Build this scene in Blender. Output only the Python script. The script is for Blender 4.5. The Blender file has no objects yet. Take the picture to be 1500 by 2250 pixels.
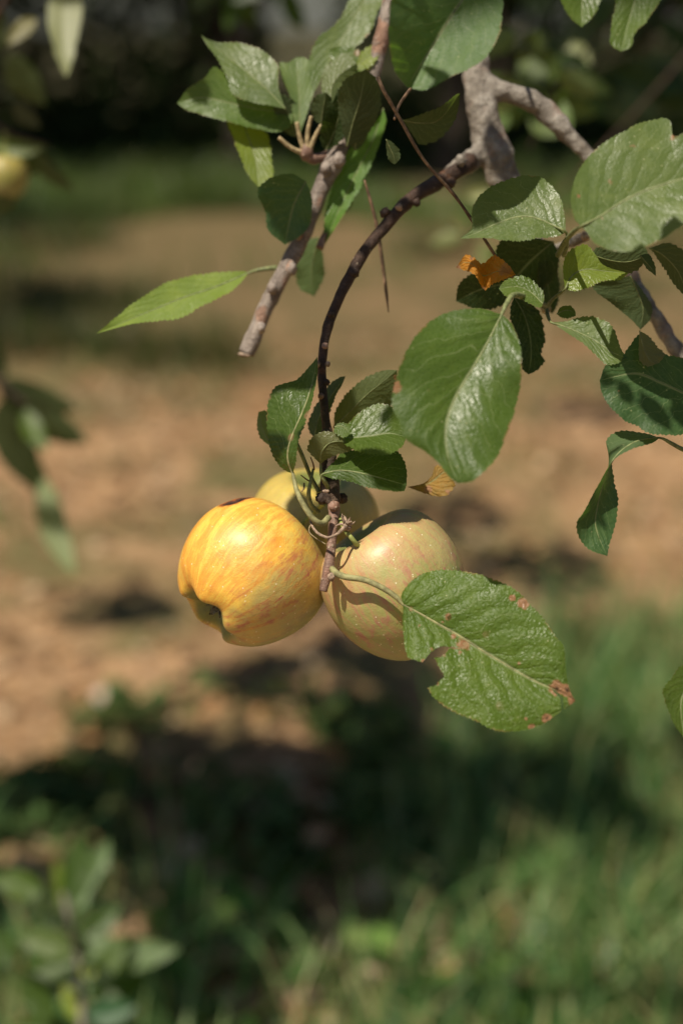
import bpy, math, random
import numpy as np
from mathutils import Vector, Matrix, noise as mnoise

sc = bpy.context.scene
COL = sc.collection
R = math.radians

# ------------------------------------------------------------------ camera, sky, sun, exposure
PITCH = R(19.0)
CAM = np.array([0.0, 0.0, 1.15])
cd = bpy.data.cameras.new('camera')
cam = bpy.data.objects.new('camera', cd); COL.objects.link(cam)
cam.location = CAM; cam.rotation_euler = (math.pi/2 - PITCH, 0, 0)
cd.sensor_fit = 'VERTICAL'; cd.sensor_height = 36; cd.sensor_width = 24; cd.lens = 50
cd.clip_start = 0.02; cd.clip_end = 500
cd.dof.use_dof = True; cd.dof.focus_distance = 0.608; cd.dof.aperture_fstop = 3.5; cd.dof.aperture_blades = 0
sc.camera = cam

RIGHT = np.array([1.0, 0, 0]); UP = np.array([0, math.sin(PITCH), math.cos(PITCH)])
BACK = np.array([0, -math.cos(PITCH), math.sin(PITCH)])
SUN = -0.33*RIGHT + 0.73*UP + 0.60*BACK; SUN /= np.linalg.norm(SUN)

w = bpy.data.worlds.new('World'); sc.world = w; w.use_nodes = True
nt = w.node_tree; nt.nodes.clear()
wo = nt.nodes.new('ShaderNodeOutputWorld'); wb = nt.nodes.new('ShaderNodeBackground'); ws = nt.nodes.new('ShaderNodeTexSky')
ws.sky_type = 'NISHITA'; ws.sun_disc = False
ws.sun_elevation = math.asin(SUN[2]); ws.sun_rotation = math.atan2(SUN[0], SUN[1]) % (2*math.pi)
wb.inputs['Strength'].default_value = 0.05
nt.links.new(ws.outputs[0], wb.inputs[0]); nt.links.new(wb.outputs[0], wo.inputs[0])
sl = bpy.data.lights.new('sun', 'SUN'); sl.energy = 5.0; sl.angle = R(0.53); sl.color = (1.0, 0.91, 0.76)
so = bpy.data.objects.new('sun', sl); COL.objects.link(so)
so.rotation_euler = Vector(-SUN).to_track_quat('-Z', 'Y').to_euler(); so.location = (0, 0, 5)
sc.view_settings.view_transform = 'Standard'; sc.view_settings.look = 'None'
sc.view_settings.exposure = 0.12; sc.view_settings.gamma = 1.0; sc.view_settings.use_curve_mapping = False
sc.render.engine = 'CYCLES'
try:
    sc.cycles.use_denoising = True
    sc.cycles.max_bounces = 8; sc.cycles.transparent_max_bounces = 8
    sc.cycles.sample_clamp_indirect = 6.0
except Exception: pass

# ------------------------------------------------------------------ helpers
PXM = 3125.0                                   # pixels of the 1500 px wide frame per metre at 1 m
def P(x, y, d):
    """point at depth d (metres along the view axis) seen at photo pixel x, y"""
    return CAM + RIGHT*((x-750)/PXM*d) + UP*(-(y-1125)/PXM*d) - BACK*d
def P3(a): return np.array([P(*q) for q in a])
def mm(px, d): return px/PXM*d                 # pixels -> metres at depth d
def ground_at(px, py):
    a = PITCH + math.atan((py-1125)/PXM)
    Y = CAM[2]/math.tan(a); d = Y*math.cos(PITCH) + CAM[2]*math.sin(PITCH)
    return np.array([(px-750)/PXM*d, Y, 0.0])

def catmull(pts, n):
    pts = np.asarray(pts, float)
    if len(pts) == 2:
        t = np.linspace(0, 1, n)[:, None]; return pts[0]*(1-t) + pts[1]*t
    seg = np.linalg.norm(np.diff(pts, axis=0), axis=1); cum = np.concatenate([[0], np.cumsum(seg**0.75)]); cum /= cum[-1]
    ext = np.vstack([2*pts[0]-pts[1], pts, 2*pts[-1]-pts[-2]])
    out = []
    for t in np.linspace(0, 1, n):
        i = min(max(np.searchsorted(cum, t, side='right')-1, 0), len(pts)-2)
        u = (t-cum[i])/max(cum[i+1]-cum[i], 1e-9)
        p0, p1, p2, p3 = ext[i], ext[i+1], ext[i+2], ext[i+3]
        out.append(0.5*((2*p1)+(-p0+p2)*u+(2*p0-5*p1+4*p2-p3)*u*u+(-p0+3*p1-3*p2+p3)*u**3))
    return np.array(out)

def mesh_np(name, V, F, smooth=True):
    me = bpy.data.meshes.new(name)
    me.from_pydata([tuple(v) for v in V], [], [tuple(int(i) for i in f) for f in F])
    if smooth: me.polygons.foreach_set('use_smooth', [True]*len(me.polygons))
    me.update(); return me
def tri_mesh(name, V, F, k=3, smooth=False):
    """fast path: V (n,3), F (m,k)"""
    V = np.asarray(V, np.float32); F = np.asarray(F, np.int32); m = len(F)
    me = bpy.data.meshes.new(name); me.vertices.add(len(V)); me.vertices.foreach_set('co', V.ravel())
    me.loops.add(m*k); me.loops.foreach_set('vertex_index', F.ravel())
    me.polygons.add(m); me.polygons.foreach_set('loop_start', np.arange(0, m*k, k, dtype=np.int32))
    try: me.polygons.foreach_set('loop_total', np.full(m, k, dtype=np.int32))
    except Exception: pass
    me.polygons.foreach_set('use_smooth', [smooth]*m)
    me.update(calc_edges=True); me.validate(); return me
def link(name, me, mat=None, parent=None, kind=None, color=None):
    o = bpy.data.objects.new(name, me); COL.objects.link(o)
    if mat is not None and me is not None and len(me.materials) == 0:
        me.materials.append(mat)
    if parent is not None:
        o.parent = parent; o.matrix_parent_inverse = Matrix.Translation(-Vector(parent.location)) if parent.parent is None else Matrix.Identity(4)
    if kind: o['kind'] = kind
    if color is not None: o.color = (*color, 1)
    return o
def child_mesh(name, V, F, mat, parent, **k):
    return link(name, mesh_np(name, V, F), mat, parent, **k)
def thing(name, label, cat, loc, group=None):
    o = bpy.data.objects.new(name, None); COL.objects.link(o); o.location = Vector(loc); o.empty_display_size = 0.02
    o['label'] = label; o['category'] = cat
    if group: o['group'] = group
    return o
def fattr(me, name, vals):
    a = me.attributes.new(name, 'FLOAT', 'POINT'); a.data.foreach_set('value', np.asarray(vals, np.float32))
def cattr(me, name, cols):
    a = me.attributes.new(name, 'FLOAT_COLOR', 'POINT')
    c = np.ones((len(cols), 4), np.float32); c[:, :3] = cols; a.data.foreach_set('color', c.ravel())

# ------------------------------------------------------------------ materials
class NT:
    def __init__(s, name):
        s.m = bpy.data.materials.new(name); s.m.use_nodes = True; s.t = s.m.node_tree; s.t.nodes.clear()
        s.out = s.n('OutputMaterial')
    def n(s, typ, **kw):
        nd = s.t.nodes.new('ShaderNode'+typ)
        for k, v in kw.items(): setattr(nd, k, v)
        return nd
    def l(s, a, b): s.t.links.new(a, b)
    def set(s, sock, v):
        if hasattr(v, 'is_output'): s.l(v, sock)
        elif v is not None: sock.default_value = v
    def math(s, op, a, b=None, c=None, clamp=False):
        nd = s.n('Math', operation=op, use_clamp=clamp); s.set(nd.inputs[0], a)
        if b is not None: s.set(nd.inputs[1], b)
        if c is not None: s.set(nd.inputs[2], c)
        return nd.outputs[0]
    def mix(s, f, a, b, mode='MIX'):
        nd = s.n('MixRGB', blend_type=mode); s.set(nd.inputs[0], f)
        for k, v in ((1, a), (2, b)):
            if isinstance(v, tuple) and len(v) == 3: v = (*v, 1)
            s.set(nd.inputs[k], v)
        return nd.outputs[0]
    def noise(s, vec, scale, detail=2, rough=0.5, dist=0.0):
        nd = s.n('TexNoise'); s.l(vec, nd.inputs['Vector']); nd.inputs['Scale'].default_value = scale
        nd.inputs['Detail'].default_value = detail; nd.inputs['Roughness'].default_value = rough
        nd.inputs['Distortion'].default_value = dist; return nd.outputs['Fac']
    def vor(s, vec, scale, feature='F1', rnd=1.0):
        nd = s.n('TexVoronoi', feature=feature); s.l(vec, nd.inputs['Vector']); nd.inputs['Scale'].default_value = scale
        nd.inputs['Randomness'].default_value = rnd; return nd.outputs['Distance']
    def rng(s, v, a, b, c=0.0, d=1.0, smooth=True):
        nd = s.n('MapRange', interpolation_type='SMOOTHSTEP' if smooth else 'LINEAR'); s.set(nd.inputs[0], v)
        for i, q in enumerate((a, b, c, d)): s.set(nd.inputs[i+1], q)
        return nd.outputs[0]
    def mapping(s, vec, scale=(1,1,1), loc=(0,0,0)):
        nd = s.n('Mapping'); s.l(vec, nd.inputs[0]); nd.inputs['Scale'].default_value = scale; nd.inputs['Location'].default_value = loc
        return nd.outputs[0]
    def attr(s, name, typ='GEOMETRY'):
        return s.n('Attribute', attribute_name=name, attribute_type=typ)
    def bump(s, h, dist, strength=1.0, normal=None):
        nd = s.n('Bump'); s.l(h, nd.inputs['Height']); nd.inputs['Distance'].default_value = dist; s.set(nd.inputs['Strength'], strength)
        if normal is not None: s.l(normal, nd.inputs['Normal'])
        return nd.outputs[0]

def leaf_material(name='leaf', under=(0.15, 0.185, 0.09), trans=0.34, rough=0.42, simple=False, vcol=False):
    t = NT(name); uv = t.n('TexCoord'); info = t.n('ObjectInfo'); geo = t.n('NewGeometry')
    sep = t.n('SeparateXYZ'); t.l(uv.outputs['UV'], sep.inputs[0]); u, v = sep.outputs[0], sep.outputs[1]
    obj = uv.outputs['Object']
    base = info.outputs['Color'] if not vcol else t.attr('col').outputs['Color']
    if not simple:
        au = t.math('ABSOLUTE', t.math('MULTIPLY_ADD', u, 2.0, -1.0))
        n0 = t.noise(uv.outputs['UV'], 6, 2)
        ph = t.math('ADD', t.math('SUBTRACT', t.math('MULTIPLY', v, 8.0), t.math('MULTIPLY', t.math('POWER', au, 0.8), 2.7)), t.math('MULTIPLY', n0, 1.3))
        fr = t.math('ABSOLUTE', t.math('SUBTRACT', t.math('FRACT', ph), 0.5))        # 0.5 on a vein
        vein = t.math('MULTIPLY', t.rng(fr, 0.455, 0.497), t.rng(au, 1.0, 0.75))
        mid = t.rng(au, 0.05, 0.015)
        veins = t.math('MAXIMUM', vein, mid)
        wn = t.n('TexNoise'); t.l(obj, wn.inputs['Vector']); wn.inputs['Scale'].default_value = 300
        wv = t.n('VectorMath', operation='SCALE'); t.l(wn.outputs['Color'], wv.inputs[0]); wv.inputs['Scale'].default_value = 0.0045
        wa = t.n('VectorMath', operation='ADD'); t.l(obj, wa.inputs[0]); t.l(wv.outputs[0], wa.inputs[1])
        fine = t.vor(wa.outputs[0], 430, 'DISTANCE_TO_EDGE')
        fl = t.rng(fine, 0.0, 0.35, 1.0, 0.0)
        big = t.noise(obj, 28, 3); med = t.noise(obj, 120, 4, 0.6)
        c = t.mix(t.rng(big, 0.3, 0.7, 0, 0.55), base, t.mix(1.0, base, (0.62, 0.72, 0.6), 'MULTIPLY'))
        c = t.mix(t.rng(med, 0.42, 0.75, 0, 0.5), c, t.mix(1.0, c, (1.5, 1.35, 1.1), 'MULTIPLY'))
        c = t.mix(t.math('MULTIPLY', fl, 0.10), c, (0.20, 0.27, 0.10))
        c = t.mix(t.math('MULTIPLY', t.math('MAXIMUM', t.math('MULTIPLY', vein, 0.42), t.math('MULTIPLY', mid, 0.8)), 1.0), c, (0.26, 0.31, 0.15))
        # flecks of dust, pink-brown spots
        fk = t.math('MULTIPLY', t.rng(t.vor(obj, 330), 0.16, 0.07), t.rng(t.noise(obj, 60, 2), 0.50, 0.62))
        c = t.mix(t.math('MULTIPLY', fk, 0.75), c, (0.42, 0.44, 0.24))
        sp = t.math('MULTIPLY', t.rng(t.vor(obj, 70), 0.17, 0.09), t.rng(t.noise(obj, 22, 1), 0.56, 0.64))
        c = t.mix(t.math('MULTIPLY', sp, 0.7), c, (0.30, 0.17, 0.10))
        # browned rim at teeth
        rim = t.math('MULTIPLY', t.rng(au, 0.965, 1.0), t.rng(t.noise(obj, 90, 2), 0.5, 0.62))
        c = t.mix(t.math('MULTIPLY', rim, 0.6), c, (0.30, 0.16, 0.07))
        dm = t.attr('dmg').outputs['Fac']; dn = t.math('ADD', dm, t.math('MULTIPLY_ADD', t.noise(obj, 400, 4, 0.65), 0.9, -0.45))
        c = t.mix(t.rng(dn, 0.25, 0.5), c, (0.33, 0.17, 0.09)); c = t.mix(t.rng(dn, 0.7, 1.0), c, (0.07, 0.035, 0.02))
        quilt = t.math('POWER', t.math('SINE', t.math('MULTIPLY', t.math('FRACT', t.math('ADD', ph, 0.5)), math.pi)), 0.6)
        h = t.math('ADD', t.math('MULTIPLY', quilt, 0.45), t.math('MULTIPLY', fl, -0.2))
        h = t.math('ADD', h, t.math('MULTIPLY', med, 0.25)); h = t.math('ADD', h, t.math('MULTIPLY', mid, -0.3))
        nrm = t.bump(h, 0.0012, t.attr('relief', 'OBJECT').outputs['Fac'])
        rg = t.rng(t.math('ADD', t.math('MULTIPLY', med, .5), t.math('MULTIPLY', big, .5)), 0.35, 0.65, rough-0.12, rough+0.14)
        undc = t.mix(t.math('MULTIPLY', veins, 0.6), t.mix(0.6, (*under, 1), base), (0.22, 0.26, 0.13))
        undc = t.mix(t.rng(dn, 0.25, 0.5), undc, (0.33, 0.17, 0.09))
    else:
        c = base; nrm = None; rg = rough; undc = t.mix(0.45, (*under, 1), base)
        if not vcol:
            c = t.mix(t.rng(info.outputs['Random'], 0, 1, 0, 0.5), base, t.mix(1.0, base, (0.5, 0.7, 0.55), 'MULTIPLY'))
    col = t.mix(geo.outputs['Backfacing'], c, undc)
    p = t.n('BsdfPrincipled'); t.l(col, p.inputs['Base Color']); t.set(p.inputs['Roughness'], rg)
    t.set(p.inputs['Specular IOR Level'], 0.34 if not simple else 0.3)
    tr = t.n('BsdfTranslucent'); t.l(t.mix(1.0, t.mix(0.4, col, base), (2.0, 2.3, 0.6), 'MULTIPLY'), tr.inputs[0])
    if nrm is not None: t.l(nrm, p.inputs['Normal'])
    mx = t.n('MixShader'); mx.inputs[0].default_value = trans
    t.l(p.outputs[0], mx.inputs[1]); t.l(tr.outputs[0], mx.inputs[2]); t.l(mx.outputs[0], t.out.inputs[0])
    return t.m

def plain_material(name, col, rough=0.6, nscale=60, var=0.4, bump=0.0006, spec=0.35, stretch=None):
    t = NT(name); tc = t.n('TexCoord'); v = tc.outputs['Object']
    if stretch: v = t.mapping(v, stretch)
    n = t.noise(v, nscale, 4, 0.6)
    c = t.mix(t.rng(n, 0.3, 0.7), tuple(q*(1-var) for q in col), tuple(min(1, q*(1+var)) for q in col))
    p = t.n('BsdfPrincipled'); t.l(c, p.inputs['Base Color']); p.inputs['Roughness'].default_value = rough
    p.inputs['Specular IOR Level'].default_value = spec
    t.l(t.bump(n, bump), p.inputs['Normal']); t.l(p.outputs[0], t.out.inputs[0]); return t.m

def bark_material(name, base, dark, rust, lent=(0.5, 0.45, 0.36), rust_amt=0.5, lent_amt=0.6, rough=0.7, bump=0.0016):
    """UV: u round, v along in metres*20"""
    t = NT(name); tc = t.n('TexCoord'); uv = tc.outputs['UV']; ob = tc.outputs['Object']
    n1 = t.noise(ob, 55, 4, 0.6); n2 = t.noise(ob, 240, 5, 0.65)
    ring = t.noise(t.mapping(uv, (3, 22, 1)), 3.0, 3, 0.6)
    c = t.mix(t.rng(n1, 0.35, 0.65), (*base, 1), (*dark, 1))
    c = t.mix(t.rng(ring, 0.50, 0.68, 0, 0.55), c, tuple(min(1, q*1.5) for q in base))
    c = t.mix(t.math('MULTIPLY', t.rng(t.noise(ob, 75, 3), 0.56, 0.66), rust_amt), c, (*rust, 1))
    le = t.rng(t.vor(t.mapping(ob, (1, 1, 1)), 300), 0.26, 0.12)
    le = t.math('MULTIPLY', le, t.rng(t.noise(ob, 90, 1), 0.47, 0.56))
    c = t.mix(t.math('MULTIPLY', le, lent_amt), c, (*lent, 1))
    c = t.mix(t.rng(n2, 0.60, 0.45, 0, 0.5), c, t.mix(1.0, c, (0.45, 0.42, 0.4), 'MULTIPLY'))
    p = t.n('BsdfPrincipled'); t.l(c, p.inputs['Base Color']); p.inputs['Roughness'].default_value = rough
    p.inputs['Specular IOR Level'].default_value = 0.3
    h = t.math('ADD', t.math('MULTIPLY', n2, 0.8), t.math('ADD', t.math('MULTIPLY', ring, 0.8), t.math('MULTIPLY', le, 0.5)))
    t.l(t.bump(h, bump, 0.9), p.inputs['Normal']); t.l(p.outputs[0], t.out.inputs[0]); return t.m

def apple_material(name, ground, yellow, streak, blush, spots, blush_dir, blush_rng=(-0.2, 0.7), green=(0.17, 0.21, 0.05)):
    t = NT(name); tc = t.n('TexCoord'); ob = tc.outputs['Object']      # object space: z axis = stem axis, unit radius
    sep = t.n('SeparateXYZ'); t.l(ob, sep.inputs[0])
    nv = t.n('VectorMath', operation='NORMALIZE'); fl = t.n('CombineXYZ')
    t.l(sep.outputs[0], fl.inputs[0]); t.l(sep.outputs[1], fl.inputs[1]); t.l(fl.outputs[0], nv.inputs[0])
    s2 = t.n('SeparateXYZ'); t.l(nv.outputs[0], s2.inputs[0])
    pol = t.n('CombineXYZ'); t.l(s2.outputs[0], pol.inputs[0]); t.l(s2.outputs[1], pol.inputs[1]); t.l(t.math('MULTIPLY', sep.outputs[2], 0.16), pol.inputs[2])
    warp = t.n('VectorMath', operation='ADD'); t.l(pol.outputs[0], warp.inputs[0])
    wn = t.n('TexNoise'); t.l(ob, wn.inputs['Vector']); wn.inputs['Scale'].default_value = 2.2
    wsc = t.n('VectorMath', operation='SCALE'); t.l(wn.outputs['Color'], wsc.inputs[0]); wsc.inputs['Scale'].default_value = 0.16
    t.l(wsc.outputs[0], warp.inputs[1])
    st = t.noise(warp.outputs[0], 11, 5, 0.62); st2 = t.noise(warp.outputs[0], 34, 4, 0.65)
    blot = t.noise(ob, 1.7, 3, 0.55); blot2 = t.noise(ob, 5.5, 4, 0.6)
    dot = t.n('VectorMath', operation='DOT_PRODUCT'); t.l(ob, dot.inputs[0]); dot.inputs[1].default_value = blush_dir
    side = t.rng(dot.outputs['Value'], blush_rng[0], blush_rng[1])
    c = t.mix(t.rng(t.math('ADD', blot, t.math('MULTIPLY', side, 0.35)), 0.45, 0.85), (*ground, 1), (*yellow, 1))
    sm = t.math('ADD', t.math('MULTIPLY', st, 0.75), t.math('MULTIPLY', st2, 0.35))
    m1 = t.rng(t.math('ADD', sm, t.math('MULTIPLY', side, 0.10)), 0.50, 0.75, 0, 0.80)
    c = t.mix(m1, c, (*streak, 1))
    m2 = t.math('MULTIPLY', t.rng(t.math('ADD', t.math('MULTIPLY', sm, 0.6), t.math('MULTIPLY', blot2, 0.5)), 0.56, 0.72), t.rng(dot.outputs['Value'], blush_rng[1], blush_rng[0], 0.1, 1.0))
    c = t.mix(m2, c, (*blush, 1))
    bt = t.math('MULTIPLY', t.rng(dot.outputs['Value'], -0.15, -0.75, 0, 0.85), t.rng(blot2, 0.3, 0.6, 0.7, 1.0))
    c = t.mix(bt, c, (0.32, 0.32, 0.15, 1))
    # green towards the calyx and stem hollows, darkened for the shade inside
    zc = t.math('ABSOLUTE', sep.outputs[2]); rad = t.n('VectorMath', operation='LENGTH'); t.l(fl.outputs[0], rad.inputs[0])
    g = t.math('MULTIPLY', t.rng(rad.outputs['Value'], 0.50, 0.34), 0.9)
    c = t.mix(g, c, (*green, 1))
    vs = t.n('TexVoronoi'); t.l(ob, vs.inputs['Vector']); vs.inputs['Scale'].default_value = 11
    dotm = t.math('MULTIPLY', t.rng(vs.outputs['Distance'], 0.13, 0.08), t.rng(t.noise(ob, 3, 1), 0.40, 0.50))
    c = t.mix(t.math('MULTIPLY', dotm, spots), c, (0.95, 0.86, 0.62))
    fine = t.noise(ob, 60, 3, 0.6)
    c = t.mix(t.rng(fine, 0.35, 0.65, 0.0, 0.22), c, t.mix(1.0, c, (0.72, 0.68, 0.6), 'MULTIPLY'))
    dm = t.attr('dmg').outputs['Fac']; dn = t.math('ADD', dm, t.math('MULTIPLY_ADD', t.noise(ob, 14, 3, 0.6), 0.5, -0.25))
    c = t.mix(t.rng(dn, 0.12, 0.4), c, (0.42, 0.11, 0.02)); c = t.mix(t.rng(dn, 0.42, 0.62), c, (0.07, 0.03, 0.018)); c = t.mix(t.rng(dn, 0.75, 0.9), c, (0.008, 0.005, 0.004))
    p = t.n('BsdfPrincipled'); t.l(c, p.inputs['Base Color']); t.set(p.inputs['Roughness'], t.rng(fine, 0.3, 0.7, 0.42, 0.54))
    p.inputs['Specular IOR Level'].default_value = 0.5; p.inputs['Coat Weight'].default_value = 0.35; p.inputs['Coat Roughness'].default_value = 0.36
    p.inputs['Subsurface Weight'].default_value = 0.12; p.inputs['Subsurface Radius'].default_value = (0.005, 0.0025, 0.001); p.inputs['Subsurface Scale'].default_value = 1.0
    hb = t.math('ADD', t.math('MULTIPLY', fine, 0.6), t.math('MULTIPLY', blot2, 2.0))
    t.l(t.bump(hb, 0.00035, 0.7), p.inputs['Normal']); t.l(p.outputs[0], t.out.inputs[0]); return t.m

M = {}
M['leaf'] = leaf_material()
M['dead_leaf'] = leaf_material('withered_leaf', under=(0.42, 0.22, 0.04), trans=0.3, rough=0.78)
M['leaf_soft'] = leaf_material('leaf_far', simple=True, rough=0.45)
M['petiole'] = plain_material('petiole', (0.185, 0.21, 0.085), 0.55, 500, 0.35, 0.0004)
M['stalk_beige'] = plain_material('stalk_beige', (0.26, 0.245, 0.11), 0.7, 260, 0.4, 0.0006)
M['petiole_pink'] = plain_material('petiole_pink', (0.40, 0.31, 0.17), 0.55, 500, 0.35, 0.0004)
M['bough'] = bark_material('grey_bark', (0.40, 0.36, 0.31), (0.21, 0.18, 0.145), (0.28, 0.14, 0.09), rust_amt=0.4, bump=0.0028)
M['stub'] = bark_material('stub_bark', (0.42, 0.355, 0.305), (0.26, 0.21, 0.175), (0.42, 0.15, 0.05), rust_amt=0.45)
M['twig'] = bark_material('twig_bark', (0.085, 0.05, 0.034), (0.05, 0.032, 0.024), (0.20, 0.085, 0.035), lent=(0.42, 0.33, 0.24), rust_amt=0.6, rough=0.5)
M['spur'] = bark_material('spur_bark', (0.35, 0.22, 0.165), (0.25, 0.15, 0.11), (0.36, 0.16, 0.09), lent=(0.55, 0.45, 0.32), rough=0.5, bump=0.0008)
M['spur_dark'] = bark_material('old_spur_bark', (0.12, 0.085, 0.06), (0.06, 0.04, 0.03), (0.12, 0.07, 0.04))
M['dead'] = plain_material('dead_twig', (0.17, 0.105, 0.06), 0.7, 300, 0.5)
M['dry'] = plain_material('dry_tissue', (0.34, 0.24, 0.17), 0.8, 700, 0.5, 0.0008)
M['cutwood'] = plain_material('cut_wood', (0.30, 0.22, 0.16), 0.8, 400, 0.5)

# ------------------------------------------------------------------ tubes
def tube(pts, rad, nseg=16, n=None, lumps=0.0, seed=0, cap=True, ridge=0.0):
    n = n or max(len(pts)*8, 12)
    C = catmull(pts, n); r = np.interp(np.linspace(0, 1, n), np.linspace(0, 1, len(rad)), rad) if len(rad) != len(pts) else catmull(np.array([[q, 0, 0] for q in rad]), n)[:, 0]
    # the radii follow the same parameter as the points
    if len(rad) == len(pts):
        seg = np.linalg.norm(np.diff(np.asarray(pts), axis=0), axis=1); cum = np.concatenate([[0], np.cumsum(seg**0.75)]); cum /= cum[-1]
        r = np.interp(np.linspace(0, 1, n), cum, rad)
    T = np.gradient(C, axis=0); T /= np.linalg.norm(T, axis=1)[:, None]+1e-12
    a = np.cross(T[0], [0.3, 0.2, 0.9]); a /= np.linalg.norm(a); V = []; L = 0; UV = []
    for i in range(n):
        a = a - T[i]*np.dot(a, T[i]); a /= np.linalg.norm(a); b = np.cross(T[i], a)
        if i: L += np.linalg.norm(C[i]-C[i-1])
        for k in range(nseg):
            th = 2*math.pi*k/nseg; q = r[i]
            dirv = a*math.cos(th)+b*math.sin(th)
            if lumps:
                pp = C[i]+dirv*q
                q *= 1 + lumps*mnoise.noise(Vector(pp*90+seed)) + lumps*0.6*mnoise.noise(Vector(pp*260+seed))
            if ridge:
                q *= 1 + ridge*max(0, math.sin(L*260+seed*3+1.5*mnoise.noise(Vector((L*60, seed, 0)))))**6
            V.append(C[i]+dirv*q); UV.append((k/nseg, L*20))
    F = [(i*nseg+k, i*nseg+(k+1) % nseg, (i+1)*nseg+(k+1) % nseg, (i+1)*nseg+k) for i in range(n-1) for k in range(nseg)]
    if cap:
        for i, rev in ((0, True), (n-1, False)):
            V.append(C[i]); UV.append((0, 0)); c = len(V)-1
            F += [((c, i*nseg+(k+1) % nseg, i*nseg+k) if rev else (c, i*nseg+k, i*nseg+(k+1) % nseg)) for k in range(nseg)]
    return np.array(V), F, UV
def tube_obj(name, path, rpx, mat, parent, nseg=16, n=None, lumps=0.0, ridge=0.0, seed=0, remesh=None, label=None):
    """path entries (px, py, depth); rpx radii in pixels. Several tubes may be given as lists of lists."""
    if not isinstance(path[0], list): path, rpx = [path], [rpx]
    Vs, Fs, UVs, off = [], [], [], 0
    for pa, ra in zip(path, rpx):
        V, F, UV = tube(P3(pa), [mm(q, p[2]) for q, p in zip(ra, pa)], nseg, n or len(pa)*8, lumps, seed, ridge=ridge)
        Vs.append(V); Fs += [tuple(i+off for i in f) for f in F]; UVs += UV; off += len(V)
    me = mesh_np(name, np.vstack(Vs), Fs); ul = me.uv_layers.new(name='UVMap')
    idx = np.empty(len(me.loops), np.int32); me.loops.foreach_get('vertex_index', idx)
    ul.data.foreach_set('uv', np.asarray(UVs, np.float32)[idx].ravel())
    o = link(name, me, mat, parent)
    if remesh:
        md = o.modifiers.new('join', 'REMESH'); md.mode = 'VOXEL'; md.voxel_size = remesh; md.use_smooth_shade = True
        ms = o.modifiers.new('smooth', 'SMOOTH'); ms.iterations = 5; ms.factor = 0.5
        tx = bpy.data.textures.new('lumps', 'CLOUDS'); tx.noise_scale = 0.007; tx.noise_depth = 3
        mdz = o.modifiers.new('lumps', 'DISPLACE'); mdz.texture = tx; mdz.strength = 0.0028; mdz.mid_level = 0.5; mdz.texture_coords = 'LOCAL'
    if label: o['label'] = label
    return o

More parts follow.
